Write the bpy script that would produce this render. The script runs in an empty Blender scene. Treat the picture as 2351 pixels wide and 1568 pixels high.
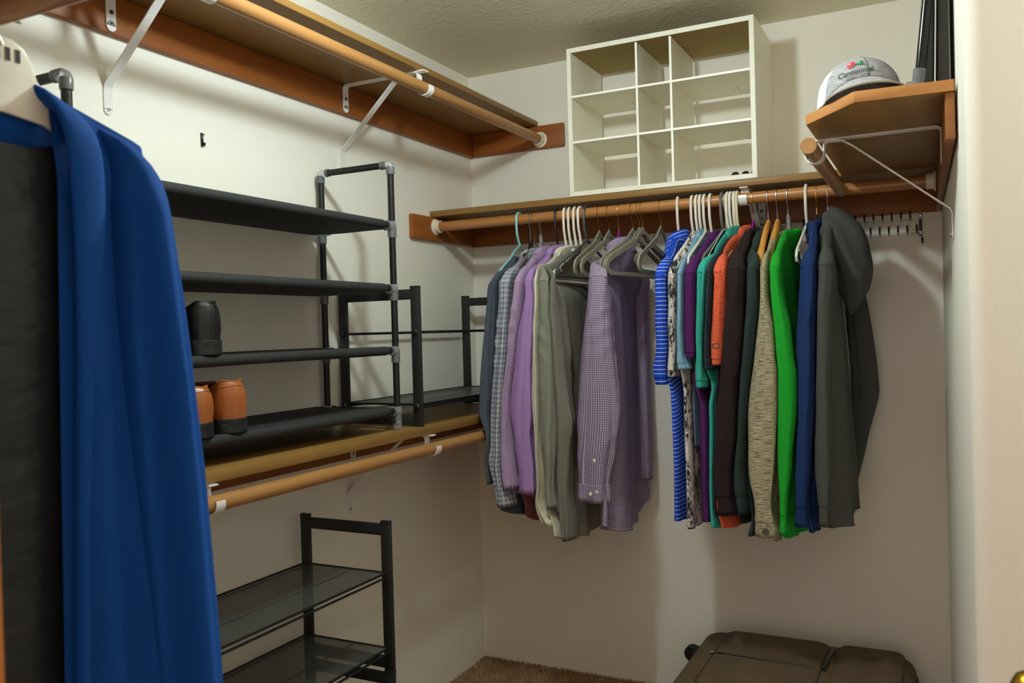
import bpy, bmesh, math, random
import numpy as np
from mathutils import Vector, Matrix

random.seed(7)
sc = bpy.context.scene
COL = sc.collection
PI = math.pi

# ------------------------------------------------------------------ camera
def cam_axes(yaw, pitch, roll):
    d = Vector((-math.sin(yaw)*math.cos(pitch), math.cos(yaw)*math.cos(pitch), -math.sin(pitch)))
    r = Vector((math.cos(yaw), math.sin(yaw), 0.0))
    u = r.cross(d)
    c, s = math.cos(roll), math.sin(roll)
    return c*r + s*u, -s*r + c*u, d
cr, cu, cd = cam_axes(math.radians(26.714), math.radians(.6867), math.radians(-1.5914))
camd = bpy.data.cameras.new('camera')
cam = bpy.data.objects.new('camera', camd)
COL.objects.link(cam)
cam.matrix_world = Matrix(((cr.x, cu.x, -cd.x, 1.6559), (cr.y, cu.y, -cd.y, -2.9717), (cr.z, cu.z, -cd.z, 1.2951), (0, 0, 0, 1)))
camd.sensor_width = 36.0
camd.lens = 1966.65/2351*36.0
camd.clip_start = .02
camd.dof.use_dof = True
camd.dof.focus_distance = 2.55
camd.dof.aperture_fstop = 7.0
sc.camera = cam

# ------------------------------------------------------------------ world and exposure
w = bpy.data.worlds.new('world'); sc.world = w; w.use_nodes = True
w.node_tree.nodes['Background'].inputs[0].default_value = (1.0, .80, .68, 1)
w.node_tree.nodes['Background'].inputs[1].default_value = 1.15
sc.view_settings.view_transform = 'Standard'
sc.view_settings.look = 'None'
sc.view_settings.gamma = 1.0
sc.view_settings.use_curve_mapping = False
sc.view_settings.exposure = .80

sc.cycles.max_bounces = 12; sc.cycles.diffuse_bounces = 8; sc.cycles.transparent_max_bounces = 12

LAMP = (.88, -1.46, 2.2)
LAMP_W = 15.0
LAMP_COL = (.84, .98, .98)

# ------------------------------------------------------------------ helpers: objects
def tag(o, label, cat, group=None):
    o['label'] = label; o['category'] = cat
    if group: o['group'] = group
    return o
def thing(name, label, cat, loc=(0, 0, 0), group=None):
    o = bpy.data.objects.new(name, None); COL.objects.link(o)
    o.empty_display_size = .05
    o.location = loc
    return tag(o, label, cat, group)
def struct(o):
    o['kind'] = 'structure'; return o

class MB:
    def __init__(s): s.v = []; s.f = []; s.uv = []
    def add(s, vs, fs, uvs=None):
        b = len(s.v); s.v += [tuple(p) for p in vs]
        for i, f in enumerate(fs):
            s.f.append(tuple(b+k for k in f)); s.uv.append(uvs[i] if uvs else None)
        return s
    def box(s, x0, x1, y0, y1, z0, z1):
        v = [(x, y, z) for z in (z0, z1) for y in (y0, y1) for x in (x0, x1)]
        return s.add(v, [(0, 2, 3, 1), (4, 5, 7, 6), (0, 1, 5, 4), (2, 6, 7, 3), (0, 4, 6, 2), (1, 3, 7, 5)])
    def loft(s, rings, cap0=False, cap1=False, closed=True, uscale=1.0):
        n = len(rings[0]); m = len(rings)
        b = len(s.v)
        R = np.array(rings, float)
        s.v += [tuple(p) for p in R.reshape(-1, 3)]
        mid = R[m//2]
        seg = np.linalg.norm(np.roll(mid, -1, 0)-mid, axis=1)
        u = np.concatenate([[0], np.cumsum(seg)])*uscale
        vv = np.concatenate([[0], np.cumsum(np.linalg.norm(R[1:]-R[:-1], axis=2).mean(1))])
        nj = n if closed else n-1
        for i in range(m-1):
            for j in range(nj):
                k = (j+1) % n
                s.f.append((b+i*n+j, b+(i+1)*n+j, b+(i+1)*n+k, b+i*n+k))
                s.uv.append(((u[j], -vv[i]), (u[j], -vv[i+1]), (u[j+1], -vv[i+1]), (u[j+1], -vv[i])))
        if cap0: s.f.append(tuple(b+j for j in range(n))); s.uv.append(None)
        if cap1: s.f.append(tuple(b+(m-1)*n+j for j in reversed(range(n)))); s.uv.append(None)
        return s
    def tube(s, path, r, n=8, closed=False, cap=True):
        P = [Vector(p) for p in path]; m = len(P)
        rr = r if isinstance(r, (list, tuple)) else [r]*m
        rings = []; up = None
        for i in range(m):
            a = P[(i-1) % m] if (closed or i > 0) else P[i]
            c = P[(i+1) % m] if (closed or i < m-1) else P[i]
            t = (c-a)
            if t.length < 1e-9: t = Vector((0, 0, 1))
            t.normalize()
            if up is None:
                up = Vector((0, 0, 1)) if abs(t.z) < .9 else Vector((1, 0, 0))
            up = up - t*up.dot(t)
            if up.length < 1e-6: up = t.orthogonal()
            up.normalize(); sd = t.cross(up)
            rings.append([P[i]+(up*math.cos(q)+sd*math.sin(q))*rr[i] for q in [2*PI*k/n for k in range(n)]])
        if closed: rings.append(rings[0])
        return s.loft([[tuple(p) for p in g] for g in rings], cap and not closed, cap and not closed)
    def cyl(s, p, q, r, n=16, r2=None):
        return s.tube([p, q], [r, r if r2 is None else r2], n)
    def strip(s, path, wdir, w, t):
        # flat bar: rectangle w (along wdir) by t swept along path
        P = [Vector(p) for p in path]; wd = Vector(wdir).normalized(); m = len(P); rings = []
        for i in range(m):
            a = P[max(i-1, 0)]; c = P[min(i+1, m-1)]
            d = (c-a).normalized(); nn = wd.cross(d).normalized()
            rings.append([tuple(P[i]+wd*a2*w/2+nn*b2*t/2) for a2, b2 in ((-1, -1), (1, -1), (1, 1), (-1, 1))])
        return s.loft(rings, True, True)
    def prism(s, poly, axis, d0, d1):
        # poly: list of 2-tuples in the other two axes (in x,y,z order)
        def P(q, d):
            a, b = q
            return {'x': (d, a, b), 'y': (a, d, b), 'z': (a, b, d)}[axis]
        n = len(poly)
        v = [P(q, d0) for q in poly]+[P(q, d1) for q in poly]
        return s.add(v, [tuple(range(n)), tuple(range(2*n-1, n-1, -1))]+[(i, i+n, (i+1) % n+n, (i+1) % n) for i in range(n)])
    def lathe(s, c, prof, n=24, axis='z'):
        # prof list of (r, h) along axis from c
        rings = []
        for r, h in prof:
            g = []
            for k in range(n):
                q = 2*PI*k/n; a, b = r*math.cos(q), r*math.sin(q)
                g.append({'z': (c[0]+a, c[1]+b, c[2]+h), 'x': (c[0]+h, c[1]+a, c[2]+b), 'y': (c[0]+b, c[1]+h, c[2]+a)}[axis])
            rings.append(g)
        return s.loft(rings, True, True)
    def build(s, name, mat, parent=None, smooth=True, bevel=0, segs=2, ang=35):
        me = bpy.data.meshes.new(name)
        off = Vector((0, 0, 0))
        p = parent
        while p is not None: off += p.location; p = p.parent
        me.from_pydata([(x-off.x, y-off.y, z-off.z) for x, y, z in s.v], [], s.f)
        if any(q is not None for q in s.uv):
            ul = me.uv_layers.new(name='UVMap')
            for pol, q in zip(me.polygons, s.uv):
                if q is not None:
                    for li, c in zip(pol.loop_indices, q): ul.data[li].uv = c
        bm = bmesh.new(); bm.from_mesh(me)
        bmesh.ops.recalc_face_normals(bm, faces=bm.faces)
        if bevel:
            ed = [e for e in bm.edges if len(e.link_faces) == 2 and e.calc_face_angle(0) > .6]
            bmesh.ops.bevel(bm, geom=ed, offset=bevel, segments=segs, affect='EDGES', profile=.5)
        bm.to_mesh(me); bm.free()
        if smooth:
            me.shade_smooth()
            try: me.set_sharp_from_angle(angle=math.radians(ang))
            except Exception: pass
        if mat: me.materials.append(mat)
        o = bpy.data.objects.new(name, me); COL.objects.link(o)
        if parent is not None: o.parent = parent
        return o

def copy_tree(o, parent=None):
    c = o.copy(); COL.objects.link(c); c.parent = parent
    for ch in o.children: copy_tree(ch, c)
    return c

# ------------------------------------------------------------------ helpers: materials
def lin(h):
    h = h.lstrip('#'); o = []
    for i in (0, 2, 4):
        c = int(h[i:i+2], 16)/255
        o.append(c/12.92 if c <= .04045 else ((c+.055)/1.055)**2.4)
    return (*o, 1.0)
class NT:
    def __init__(s, name):
        s.m = bpy.data.materials.new(name); s.m.use_nodes = True
        s.t = s.m.node_tree; s.b = s.t.nodes['Principled BSDF']
    def n(s, typ, ins=None, **kw):
        nd = s.t.nodes.new('ShaderNode'+typ)
        for k, v in kw.items(): setattr(nd, k, v)
        for k, v in (ins or {}).items():
            if isinstance(v, bpy.types.NodeSocket): s.t.links.new(v, nd.inputs[k])
            else: nd.inputs[k].default_value = v
        return nd
    def math(s, op, a, b=0.0):
        nd = s.n('Math', operation=op)
        for i, v in enumerate((a, b)):
            if isinstance(v, bpy.types.NodeSocket): s.t.links.new(v, nd.inputs[i])
            else: nd.inputs[i].default_value = v
        return nd.outputs[0]
    def mix(s, f, a, b):
        nd = s.n('Mix', data_type='RGBA')
        for i, v in ((0, f), (6, a), (7, b)):
            if isinstance(v, bpy.types.NodeSocket): s.t.links.new(v, nd.inputs[i])
            else: nd.inputs[i].default_value = v
        return nd.outputs[2]
    def coords(s, kind='Object', scale=(1, 1, 1)):
        tc = s.n('TexCoord')
        mp = s.n('Mapping', {'Vector': tc.outputs[kind], 'Scale': scale})
        return mp.outputs[0]
    def noise(s, vec, scale, detail=3, rough=.55):
        return s.n('TexNoise', {'Vector': vec, 'Scale': scale, 'Detail': detail, 'Roughness': rough}).outputs[0]
    def ramp(s, f, stops):
        nd = s.n('ValToRGB', {'Fac': f}); e = nd.color_ramp.elements
        while len(e) < len(stops): e.new(.5)
        for i, (p, c) in enumerate(stops): e[i].position = p; e[i].color = c
        return nd.outputs[0]
    def bump(s, h, strength=.3, dist=.002):
        nd = s.n('Bump', {'Height': h, 'Strength': strength, 'Distance': dist})
        s.t.links.new(nd.outputs[0], s.b.inputs['Normal'])
    def set(s, **k):
        for a, v in k.items():
            a = a.replace('_', ' ')
            if isinstance(v, bpy.types.NodeSocket): s.t.links.new(v, s.b.inputs[a])
            else: s.b.inputs[a].default_value = v
        return s

def plain(name, col, rough=.5, metal=0.0, var=.08, scale=60, spec=.5):
    s = NT(name); c = lin(col) if isinstance(col, str) else col
    v = s.coords()
    nz = s.noise(v, scale)
    dark = tuple(x*(1-var*2) for x in c[:3])+(1,); lite = tuple(min(1, x*(1+var)) for x in c[:3])+(1,)
    s.set(Base_Color=s.mix(nz, dark, lite), Roughness=rough, Metallic=metal, Specular_IOR_Level=spec)
    return s.m

def wood(name, c1, c2, axis=1, rough=.4, grain=26, spec=.4):
    s = NT(name)
    sc3 = [grain, grain, grain]; sc3[axis] = grain/22
    v = s.coords(scale=tuple(sc3))
    a = s.noise(v, 1.0, 4, .6)
    b = s.noise(v, 6.0, 3, .6)
    f = s.math('ADD', s.math('MULTIPLY', a, .75), s.math('MULTIPLY', b, .35))
    col = s.ramp(f, [(.33, lin(c1)), (.72, lin(c2))])
    s.set(Base_Color=col, Roughness=rough, Specular_IOR_Level=spec)
    s.bump(b, .12, .001)
    return s.m

def paint(name, col, scale, strength, rough=.75, dist=.002, knock=False):
    s = NT(name); v = s.coords()
    nz = s.noise(v, scale, 3, .5)
    h = s.ramp(nz, [(.48, (0, 0, 0, 1)), (.6, (1, 1, 1, 1))]) if knock else nz
    s.bump(h, strength, dist)
    big = s.noise(v, 1.3, 2)
    c = lin(col); d = tuple(x*.965 for x in c[:3])+(1,)
    s.set(Base_Color=s.mix(big, d, c), Roughness=rough, Specular_IOR_Level=.25)
    return s.m

def fabric(name, col, rough=.9, var=.12, weave=900, sheen=.25, kind='plain', **k):
    """cloth; patterns run in UV metres (u round the garment, v down it)"""
    s = NT(name)
    uvn = s.n('TexCoord').outputs['UV']
    sep = s.n('SeparateXYZ', {'Vector': uvn}); U, V = sep.outputs[0], sep.outputs[1]
    c = lin(col)
    def band(x, period, duty):
        f = s.math('FRACT', s.math('DIVIDE', x, period))
        return s.math('LESS_THAN', s.math('ABSOLUTE', f), duty)
    if kind == 'stripe':
        base = s.mix(band(V, k['period'], k['duty']), c, lin(k['c2']))
    elif kind == 'gingham':
        a = band(U, k['period'], .5); b = band(V, k['period'], .5)
        t = s.math('MULTIPLY', s.math('ADD', a, b), .5)
        base = s.ramp(t, [(0, lin(k['c2'])), (.5, lin(k['c3'])), (1, c)])
    elif kind == 'plaid':
        a = band(U, .016, .42); b = band(V, .016, .42); a2 = band(U, .016, .08); b2 = band(V, .008, .12)
        t = s.math('ADD', s.math('MULTIPLY', s.math('ADD', a, b), .36), s.math('MULTIPLY', s.math('ADD', a2, b2), .18))
        base = s.mix(t, c, lin(k['c2']))
    elif kind == 'twill':
        base = s.mix(band(s.math('ADD', U, V), k.get('period', .006), .45), c, lin(k['c2']))
    elif kind == 'heather':
        mp = s.n('Mapping', {'Vector': uvn, 'Scale': (k.get('su', 90), k.get('sv', 520), 1)})
        t = s.noise(mp.outputs[0], 1.0, 4, .7)
        base = s.ramp(t, [(.36, lin(k['c2'])), (k.get('p', .58), c)])
    elif kind == 'print':
        mp = s.n('Mapping', {'Vector': uvn, 'Scale': (26, 14, 1), 'Rotation': (0, 0, .35)})
        big = s.noise(mp.outputs[0], .8, 2, .5)
        t = s.n('TexNoise', {'Vector': mp.outputs[0], 'Scale': 2.2, 'Detail': 6, 'Roughness': .7, 'Distortion': 1.6}).outputs[0]
        t = s.math('ADD', s.math('MULTIPLY', t, .62), s.math('MULTIPLY', big, .42))
        base = s.ramp(t, [(.52, c), (.535, lin('#8a8380')), (.56, lin(k['c2']))])
    else:
        base = None
    mott = s.noise(uvn, 45, 4, .6)
    fine = s.noise(uvn, weave, 2, .5)
    dk = .72
    f = s.math('ADD', s.math('MULTIPLY', mott, var), s.math('MULTIPLY', fine, var))
    if base is None:
        base = s.mix(s.math('MULTIPLY', f, 3.0), tuple(x*dk for x in c[:3])+(1,), tuple(min(1, x*1.12) for x in c[:3])+(1,))
    s.set(Base_Color=base, Roughness=rough, Specular_IOR_Level=k.get('spec', .2), Sheen_Weight=sheen, Sheen_Roughness=.5, Sheen_Tint=tuple(min(1, x*1.6+.02) for x in c[:3])+(1,))
    mpw = s.n('Mapping', {'Vector': uvn, 'Scale': (1.7, .55, 1), 'Rotation': (0, 0, .25)})
    wr = s.n('TexNoise', {'Vector': mpw.outputs[0], 'Scale': k.get('wr', 22), 'Detail': 4, 'Roughness': .5, 'Distortion': .8}).outputs[0]
    h = s.math('ADD', s.math('MULTIPLY', wr, k.get('wrs', .6)), s.math('MULTIPLY', fine, .12))
    s.bump(h, .6, k.get('bd', .009))
    return s.m

M = {}
M['wall'] = paint('wall_paint', '#f2eee4', 260, .16)
M['ceil'] = paint('ceiling_knockdown', '#e4e0ca', 58, .45, dist=.003, knock=True)
M['shelf'] = wood('shelf_board_stain', '#7f5d2d', '#98733d', 1, .42)
M['shelfx'] = wood('shelf_board_stain_x', '#7f5d2d', '#98733d', 0, .42)
M['cleat'] = wood('oak_cleat_y', '#7d431b', '#a86327', 1, .42, 30)
M['cleatx'] = wood('oak_cleat_x', '#7d431b', '#a86327', 0, .42, 30)
M['rod'] = wood('rod_wood_y', '#9c6c38', '#b08150', 1, .33, 22, .5)
M['rodx'] = wood('rod_wood_x', '#a16634', '#b47d48', 0, .3, 22, .5)
M['mdf'] = plain('fibreboard_end', '#bb7f45', .8, 0, .12, 500)
M['white_metal'] = plain('white_enamel', '#ece9e6', .32, 0, .03, 20)
M['ivory'] = plain('ivory_plastic', '#e8e0cc', .4, 0, .03, 20)
M['steel'] = plain('steel', '#b9bcc0', .28, 1.0, .05, 80)
M['dark_steel'] = plain('dark_steel', '#4a4a48', .35, .9, .1, 80)
M['gold'] = plain('gold_wire', '#d9a95c', .25, 1.0, .05, 80)
M['brass'] = plain('brass', '#d8a52e', .22, 1.0, .08, 30)
M['black_metal'] = plain('black_metal', '#1a1c1b', .45, .2, .2, 120)
M['black_frame'] = plain('charcoal_frame', '#232524', .55, 0, .15, 200)
M['black_fabric'] = plain('black_shelf_fabric', '#27292a', .8, 0, .25, 300)
M['laminate'] = plain('white_laminate', '#eeeadb', .45, 0, .02, 30)
M['lam_edge'] = plain('white_edge_band', '#fbf8ef', .4, 0, .02, 30)
M['raw_board'] = plain('raw_chipboard', '#a8935c', .9, 0, .2, 350)
M['black_rubber'] = plain('black_rubber', '#101111', .6, 0, .2, 100)
s_ = NT('clear_plastic'); s_.set(Base_Color=(.86, .89, .92, 1), Roughness=.18, Transmission_Weight=.85, IOR=1.25); M['clear'] = s_.m
s_ = NT('acrylic'); s_.set(Base_Color=(.9, .86, .84, 1), Roughness=.1, Transmission_Weight=.9, IOR=1.1); M['acrylic'] = s_.m
# fine woven steel mesh: too fine to model wire by wire
s_ = NT('fine_wire_mesh')
vv = s_.coords()
nz = s_.noise(vv, 900, 1)
s_.set(Base_Color=s_.mix(nz, (.05, .055, .05, 1), (.14, .15, .14, 1)), Roughness=.45, Metallic=.3)
tr = s_.n('BsdfTransparent'); mx = s_.n('MixShader', {0: .6})
s_.t.links.new(tr.outputs[0], mx.inputs[1]); s_.t.links.new(s_.b.outputs[0], mx.inputs[2])
s_.t.links.new(mx.outputs[0], s_.t.nodes['Material Output'].inputs[0]); M['mesh'] = s_.m

# ================================================================== STRUCTURE
H = 2.3
def wallbox(name, *b, mat='wall'):
    m = MB(); m.box(*b); return struct(m.build(name, M[mat], smooth=False))
wallbox('floor', -.1, 3.2, -4.6, .1, -.06, 0.0, mat='wall')
bpy.data.objects['floor'].data.materials.clear()
s_ = NT('carpet_backing'); v_ = s_.coords(); nz = s_.noise(v_, 240, 4, .7)
s_.set(Base_Color=s_.ramp(nz, [(.3, lin('#7a583a')), (.5, lin('#a9845c')), (.72, lin('#d3b892'))]), Roughness=.95); s_.bump(nz, .8, .01)
M['carpet'] = s_.m; bpy.data.objects['floor'].data.materials.append(s_.m)
wallbox('ceiling', -.1, 3.2, -2.9, .1, H, H+.06, mat='ceil')
wallbox('wall_left', -.1, 0, -2.9, .1, 0, H)
wallbox('wall_back', -.1, 1.75, 0, .1, 0, H)
wallbox('wall_front', -.1, 1.058, -2.78, -2.665, 0, H)
# right wall: a short run ending in a rounded outside corner, then a face turned to the doorway
YE = -1.42; XE = 1.694; RB = .026
poly = [(1.659, .1), (1.659, 0)]
for k in range(13):
    a = PI-k/12*PI/2
    poly.append((XE+RB+RB*math.cos(a), YE+RB-RB*math.sin(a)))
poly += [(3.2, YE), (3.2, YE+.12), (1.86, YE+.12), (1.86, .1)]
m = MB(); m.prism(poly, 'z', 0, H); struct(m.build('wall_right', M['wall'], ang=50))
wallbox('added_shade_wall', 1.824, 2.0, -4.4, YE-.001, 0, H)  # unseen wall added to block light from the near face of the right wall
# oak casing at the end of the front wall
m = MB(); m.box(1.058, 1.1105, -2.80, -2.628, 0, 2.05); m.box(1.066, 1.082, -2.628, -2.615, 0, 2.05)
struct(m.build('trim_1', wood('oak_casing', '#9c5a22', '#b8742f', 2, .4), bevel=.004))
# open door at the right of the opening, brass knob
m = MB(); m.box(1.785, 1.82, -2.72, -1.93, .01, 2.03)
door = struct(m.build('door_1', M['white_metal'], bevel=.003))
m = MB(); m.lathe((1.785, -1.99, .918), [(.001, 0), (.03, 0), (.03, -.006), (.012, -.01), (.011, -.03), (.02, -.038), (.026, -.05), (.0265, -.06), (.022, -.07), (.012, -.076), (.001, -.077)], 24, 'x')
m.build('knob', M['brass'], door)['label'] = 'polished brass door knob'

# carpet pile
m = MB(); rnd = random.Random(3)
vs = []; fs = []
for i in range(52000):
    x = rnd.uniform(.0, 1.66); y = -rnd.random()**1.3*1.25
    a = rnd.uniform(0, 2*PI); h = rnd.uniform(.006, .013); wd = rnd.uniform(.0012, .0022)
    dx, dy = math.cos(a)*wd, math.sin(a)*wd; lx, ly = rnd.gauss(0, .004), rnd.gauss(0, .004)
    b = len(vs)
    vs += [(x-dx, y-dy, 0), (x+dx, y+dy, 0), (min(max(x+lx, .001), 1.655), min(y+ly, -.001), h)]
    fs.append((b, b+1, b+2))
m.add(vs, fs)
s_ = NT('carpet_yarn'); v_ = s_.coords(); nz = s_.noise(v_, 330, 2, .6)
s_.set(Base_Color=s_.ramp(nz, [(.3, lin('#6b4a2c')), (.5, lin('#b08a5e')), (.68, lin('#ead6b4'))]), Roughness=.95)
o = m.build('carpet_pile', s_.m, smooth=False)
tag(o, 'short brown flecked carpet pile covering the closet floor', 'carpet'); o['kind'] = 'stuff'

# ================================================================== CEILING LAMP (out of frame)
lamp = thing('ceiling_lamp', 'small round ceiling lamp lighting the closet', 'lamp', (LAMP[0], LAMP[1], H))
m = MB(); m.lathe((LAMP[0], LAMP[1], H), [(.001, 0), (.065, 0), (.065, -.012), (.03, -.024), (.022, -.03), (.02, -.045), (.001, -.045)], 32)
m.build('canopy', M['white_metal'], lamp)
ld = bpy.data.lights.new('ceiling_bulb_offscreen', 'POINT'); ld.energy = LAMP_W; ld.color = LAMP_COL; ld.shadow_soft_size = .042
lo = bpy.data.objects.new('ceiling_bulb_offscreen', ld); COL.objects.link(lo); lo.parent = lamp; lo.location = (0, 0, LAMP[2]-H)

# ================================================================== SHELVES, CLEATS, RODS, BRACKETS
def shelf(name, label, b, mat, edge='y'):
    t = thing(name, label, 'shelf', (b[0], b[3], b[4]))
    m = MB(); m.box(*b); m.build('board', mat, t, bevel=.004)
    return t
# --- upper shelf on the left wall
t = shelf('closet_shelf', 'long stained wood shelf high on the wall above the tube shoe rack', (.001, .298, -2.66, -.001, 2.069, 2.089), M['shelf'])
m = MB(); m.box(.0, .018, -2.66, -.0, 1.981, 2.069); m.build('wall_cleat', M['cleat'], t, bevel=.003)
m = MB(); m.box(.018, .408, -.018, 0, 1.981, 2.069); m.build('end_cleat', M['cleatx'], t, bevel=.006)
# --- lower shelf on the left wall
t = shelf('closet_shelf', 'long stained wood shelf at waist height carrying the shoe racks', (.001, .306, -2.66, -.001, .998, 1.025), M['shelf'])
m = MB(); m.box(.0, .018, -2.66, 0, .915, .998); m.build('wall_cleat', M['cleat'], t, bevel=.003)
m = MB(); m.box(.018, .39, -.018, 0, .915, .998); m.build('end_cleat', M['cleatx'], t, bevel=.006)
# --- back shelf and side shelf
t = shelf('closet_shelf', 'stained wood shelf over the row of hanging clothes holding the white cubby', (.001, 1.658, -.32, -.001, 1.716, 1.738), M['shelfx'])
m = MB(); m.box(0, 1.655, -.018, 0, 1.629, 1.716); m.build('wall_cleat', M['cleatx'], t, bevel=.003)
m = MB(); m.box(0, .018, -.458, -.018, 1.629, 1.716); m.build('end_cleat', M['cleat'], t, bevel=.006)
t = thing('closet_shelf', 'short side shelf with clipped corner holding the grey cap', 'shelf', (1.5, -.7, 1.716))
m = MB(); m.prism([(1.404, -.321), (1.404, -1.05), (1.512, -1.195), (1.683, -1.185), (1.664, -.321)], 'z', 1.716, 1.7375)
m.build('board', M['shelf'], t, bevel=.0015)
m = MB(); m.prism([(1.4035, -1.0495), (1.5117, -1.1955), (1.6835, -1.1855), (1.6835, -1.1825), (1.5127, -1.1920), (1.4065, -1.0475)], 'z', 1.7162, 1.7373); m.build('raw_edge', M['mdf'], t, bevel=.0006, segs=1)['label'] = 'raw orange fibreboard edge'
m = MB(); m.prism([(1.642, -.02), (1.667, -1.18), (1.684, -1.18), (1.659, -.02)], 'z', 1.628, 1.716)
m.build('wall_cleat', wood('side_cleat', '#7d4a20', '#a0652f', 1, .45), t, bevel=.003)
# --- front shelf by the door
t = shelf('closet_shelf', 'dark wood shelf beside the doorway above the blue cardigan', (.001, 1.03, -2.664, -2.345, 1.716, 1.738), M['shelfx'])
m = MB(); m.box(0, 1.03, -2.664, -2.646, 1.629, 1.716); m.build('wall_cleat', M['cleatx'], t, bevel=.003)
m = MB(); m.box(0, .018, -2.646, -2.21, 1.629, 1.716); m.build('end_cleat', M['cleat'], t, bevel=.004)

def rod(label, p, q, mat, cups):
    t = thing('closet_rod', label, 'rod', tuple((a+b)/2 for a, b in zip(p, q)))
    m = MB(); m.cyl(p, q, .0175, 28); m.build('pole', mat, t)
    for c, ax, sgn in cups:
        m = MB(); m.lathe(c, [(.001, 0), (.029, 0), (.029, sgn*.004), (.0225, sgn*.006), (.0225, sgn*.024), (.018, sgn*.024), (.018, sgn*.018), (.001, sgn*.018)], 28, ax)
        m.build('rod_cup', M['ivory'], t)['label'] = 'ivory plastic rod socket'
    return t
rod('round wood rod under the high shelf with no clothes on it', (.312, -2.64, 2.014), (.312, -.03, 2.014), M['rod'], [((.312, -.018, 2.014), 'y', -1)])
rod('round wood rod under the waist high shelf with no clothes on it', (.312, -2.64, .958), (.312, -.03, .958), M['rod'], [((.312, -.018, .958), 'y', -1)])
rod('round wood rod carrying the row of shirts and sweatshirts', (.024, -.31, 1.68), (1.635, -.31, 1.68), M['rodx'], [((.018, -.31, 1.68), 'x', 1), ((1.646, -.31, 1.68), 'x', -1)])
t = rod('short wood rod stub under the side shelf ending in a bare round end', (1.40, -.322, 1.676), (1.40, -.99, 1.684), M['rod'], [])
rod('wood rod beside the doorway carrying the blue cardigan', (.024, -2.352, 1.68), (1.03, -2.352, 1.68), M['rodx'], [((.018, -2.352, 1.68), 'x', 1)])

def bracket(label, base, out, along, zs, rz, ro=.312, foot=.235, tip=.335):
    """white steel shelf bracket: base = point on the wall at shelf-bottom height, out/along unit vectors"""
    t = thing('shelf_bracket', label, 'bracket', (base[0], base[1], zs))
    O = Vector((base[0], base[1], 0)); ov = Vector(out); av = Vector(along)
    P = lambda o, z, a=0: O+ov*o+av*a+Vector((0, 0, z))
    W = .025; T = .003
    m = MB(); pts = [P(.0205, zs-.072), P(.0205, zs-.012), P(.0225, zs-.006), P(.029, zs-.0025), P(.05, zs-.002), P(tip-.02, zs-.002)]
    m.strip(pts, av, W, T)
    m.cyl(P(.019, zs-.072), P(.022, zs-.072), W/2, 16)
    arm = m.build('arm', M['white_metal'], t, ang=50)
    for dz, r in ((-.042, .0045), (-.066, .0022)):
        m = MB(); m.cyl(P(.0205, zs+dz), P(.0242, zs+dz), r, 12); m.build('screw', M['dark_steel'], arm)
    m = MB(); zf = zs-foot
    m.strip([P(.002, zf-.02), P(.002, zf+.025), P(.006, zf+.036), P(.2, zs-.022), P(.222, zs-.007), P(.25, zs-.005)], av, W*.86, T)
    m.cyl(P(.0005, zf-.02), P(.0035, zf-.02), W*.43, 16)
    br = m.build('brace', M['white_metal'], t, ang=50)
    m = MB(); m.cyl(P(.002, zf-.02), P(.0075, zf-.02), .0046, 12, .003); m.build('screw', M['steel'], br)
    m = MB(); R = .0205
    path = [P(ro-.05, zs-.0045), P(ro+.0-R-.006, zs-.0045), P(ro-R, zs-.011)]
    for k in range(0, 15):
        a = PI+k/14*PI*1.12
        path.append(P(ro+R*math.cos(a), rz+R*math.sin(a)))
    m.strip(path, av, W, .0028)
    m.build('hook', M['white_metal'], t, ang=50)
    return t
bracket('white bracket under the high shelf nearer the wall corner', (0, -.82), (1, 0, 0), (0, 1, 0), 2.069, 2.014)
bracket('white bracket under the high shelf above the blue cardigan shoulder', (0, -1.657), (1, 0, 0), (0, 1, 0), 2.069, 2.014)
bracket('white bracket under the waist high shelf nearer the wall corner', (0, -.835), (1, 0, 0), (0, 1, 0), .998, .958, foot=.22)
bracket('white bracket under the waist high shelf next to the blue cardigan', (0, -1.684), (1, 0, 0), (0, 1, 0), .998, .958, foot=.22)
bracket('white bracket gripping the clothes rod above the purple velvet hanger', (1.1215, 0), (0, -1, 0), (1, 0, 0), 1.716, 1.68)
bracket('white bracket under the side shelf holding the rod stub', (1.6812, -.88), (-1, .021, 0), (.021, 1, 0), 1.716, 1.683, ro=.282, foot=.218, tip=.315)

# white cubby on the back shelf
t = thing('cubby_organizer', 'white open-backed nine compartment cubby standing on the back shelf', 'organizer', (.85, -.18, 1.738))
X0, X1, Y0, Y1, Z0, Z1 = .553, 1.165, -.32, -.032, 1.738, 2.229
TH = .015
def panel(name, b, mat='laminate', edge=None):
    m = MB(); m.box(*b); return m.build(name, M[mat], t, bevel=.0008, segs=1)
panel('side_panel', (X0, X0+TH, Y0, Y1, Z0, Z1)); panel('side_panel', (X1-TH, X1, Y0, Y1, Z0, Z1))
panel('bottom_panel', (X0+TH, X1-TH, Y0+.001, Y1, Z0, Z0+TH))
p2 = panel('top_panel', (X0+TH, X1-TH, Y0+.004, Y1, Z1-TH, Z1), 'raw_board'); p2['label'] = 'bare tan chipboard panel'
m = MB(); m.box(X0+TH, X1-TH, Y0+.001, Y0+.004, Z1-TH, Z1); m.build('edge_band', M['laminate'], p2, smooth=False)
xs = [X0+TH, .793, .905, X1-TH]; zsx = [Z0+TH, 1.917, 2.068, Z1-TH]
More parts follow.
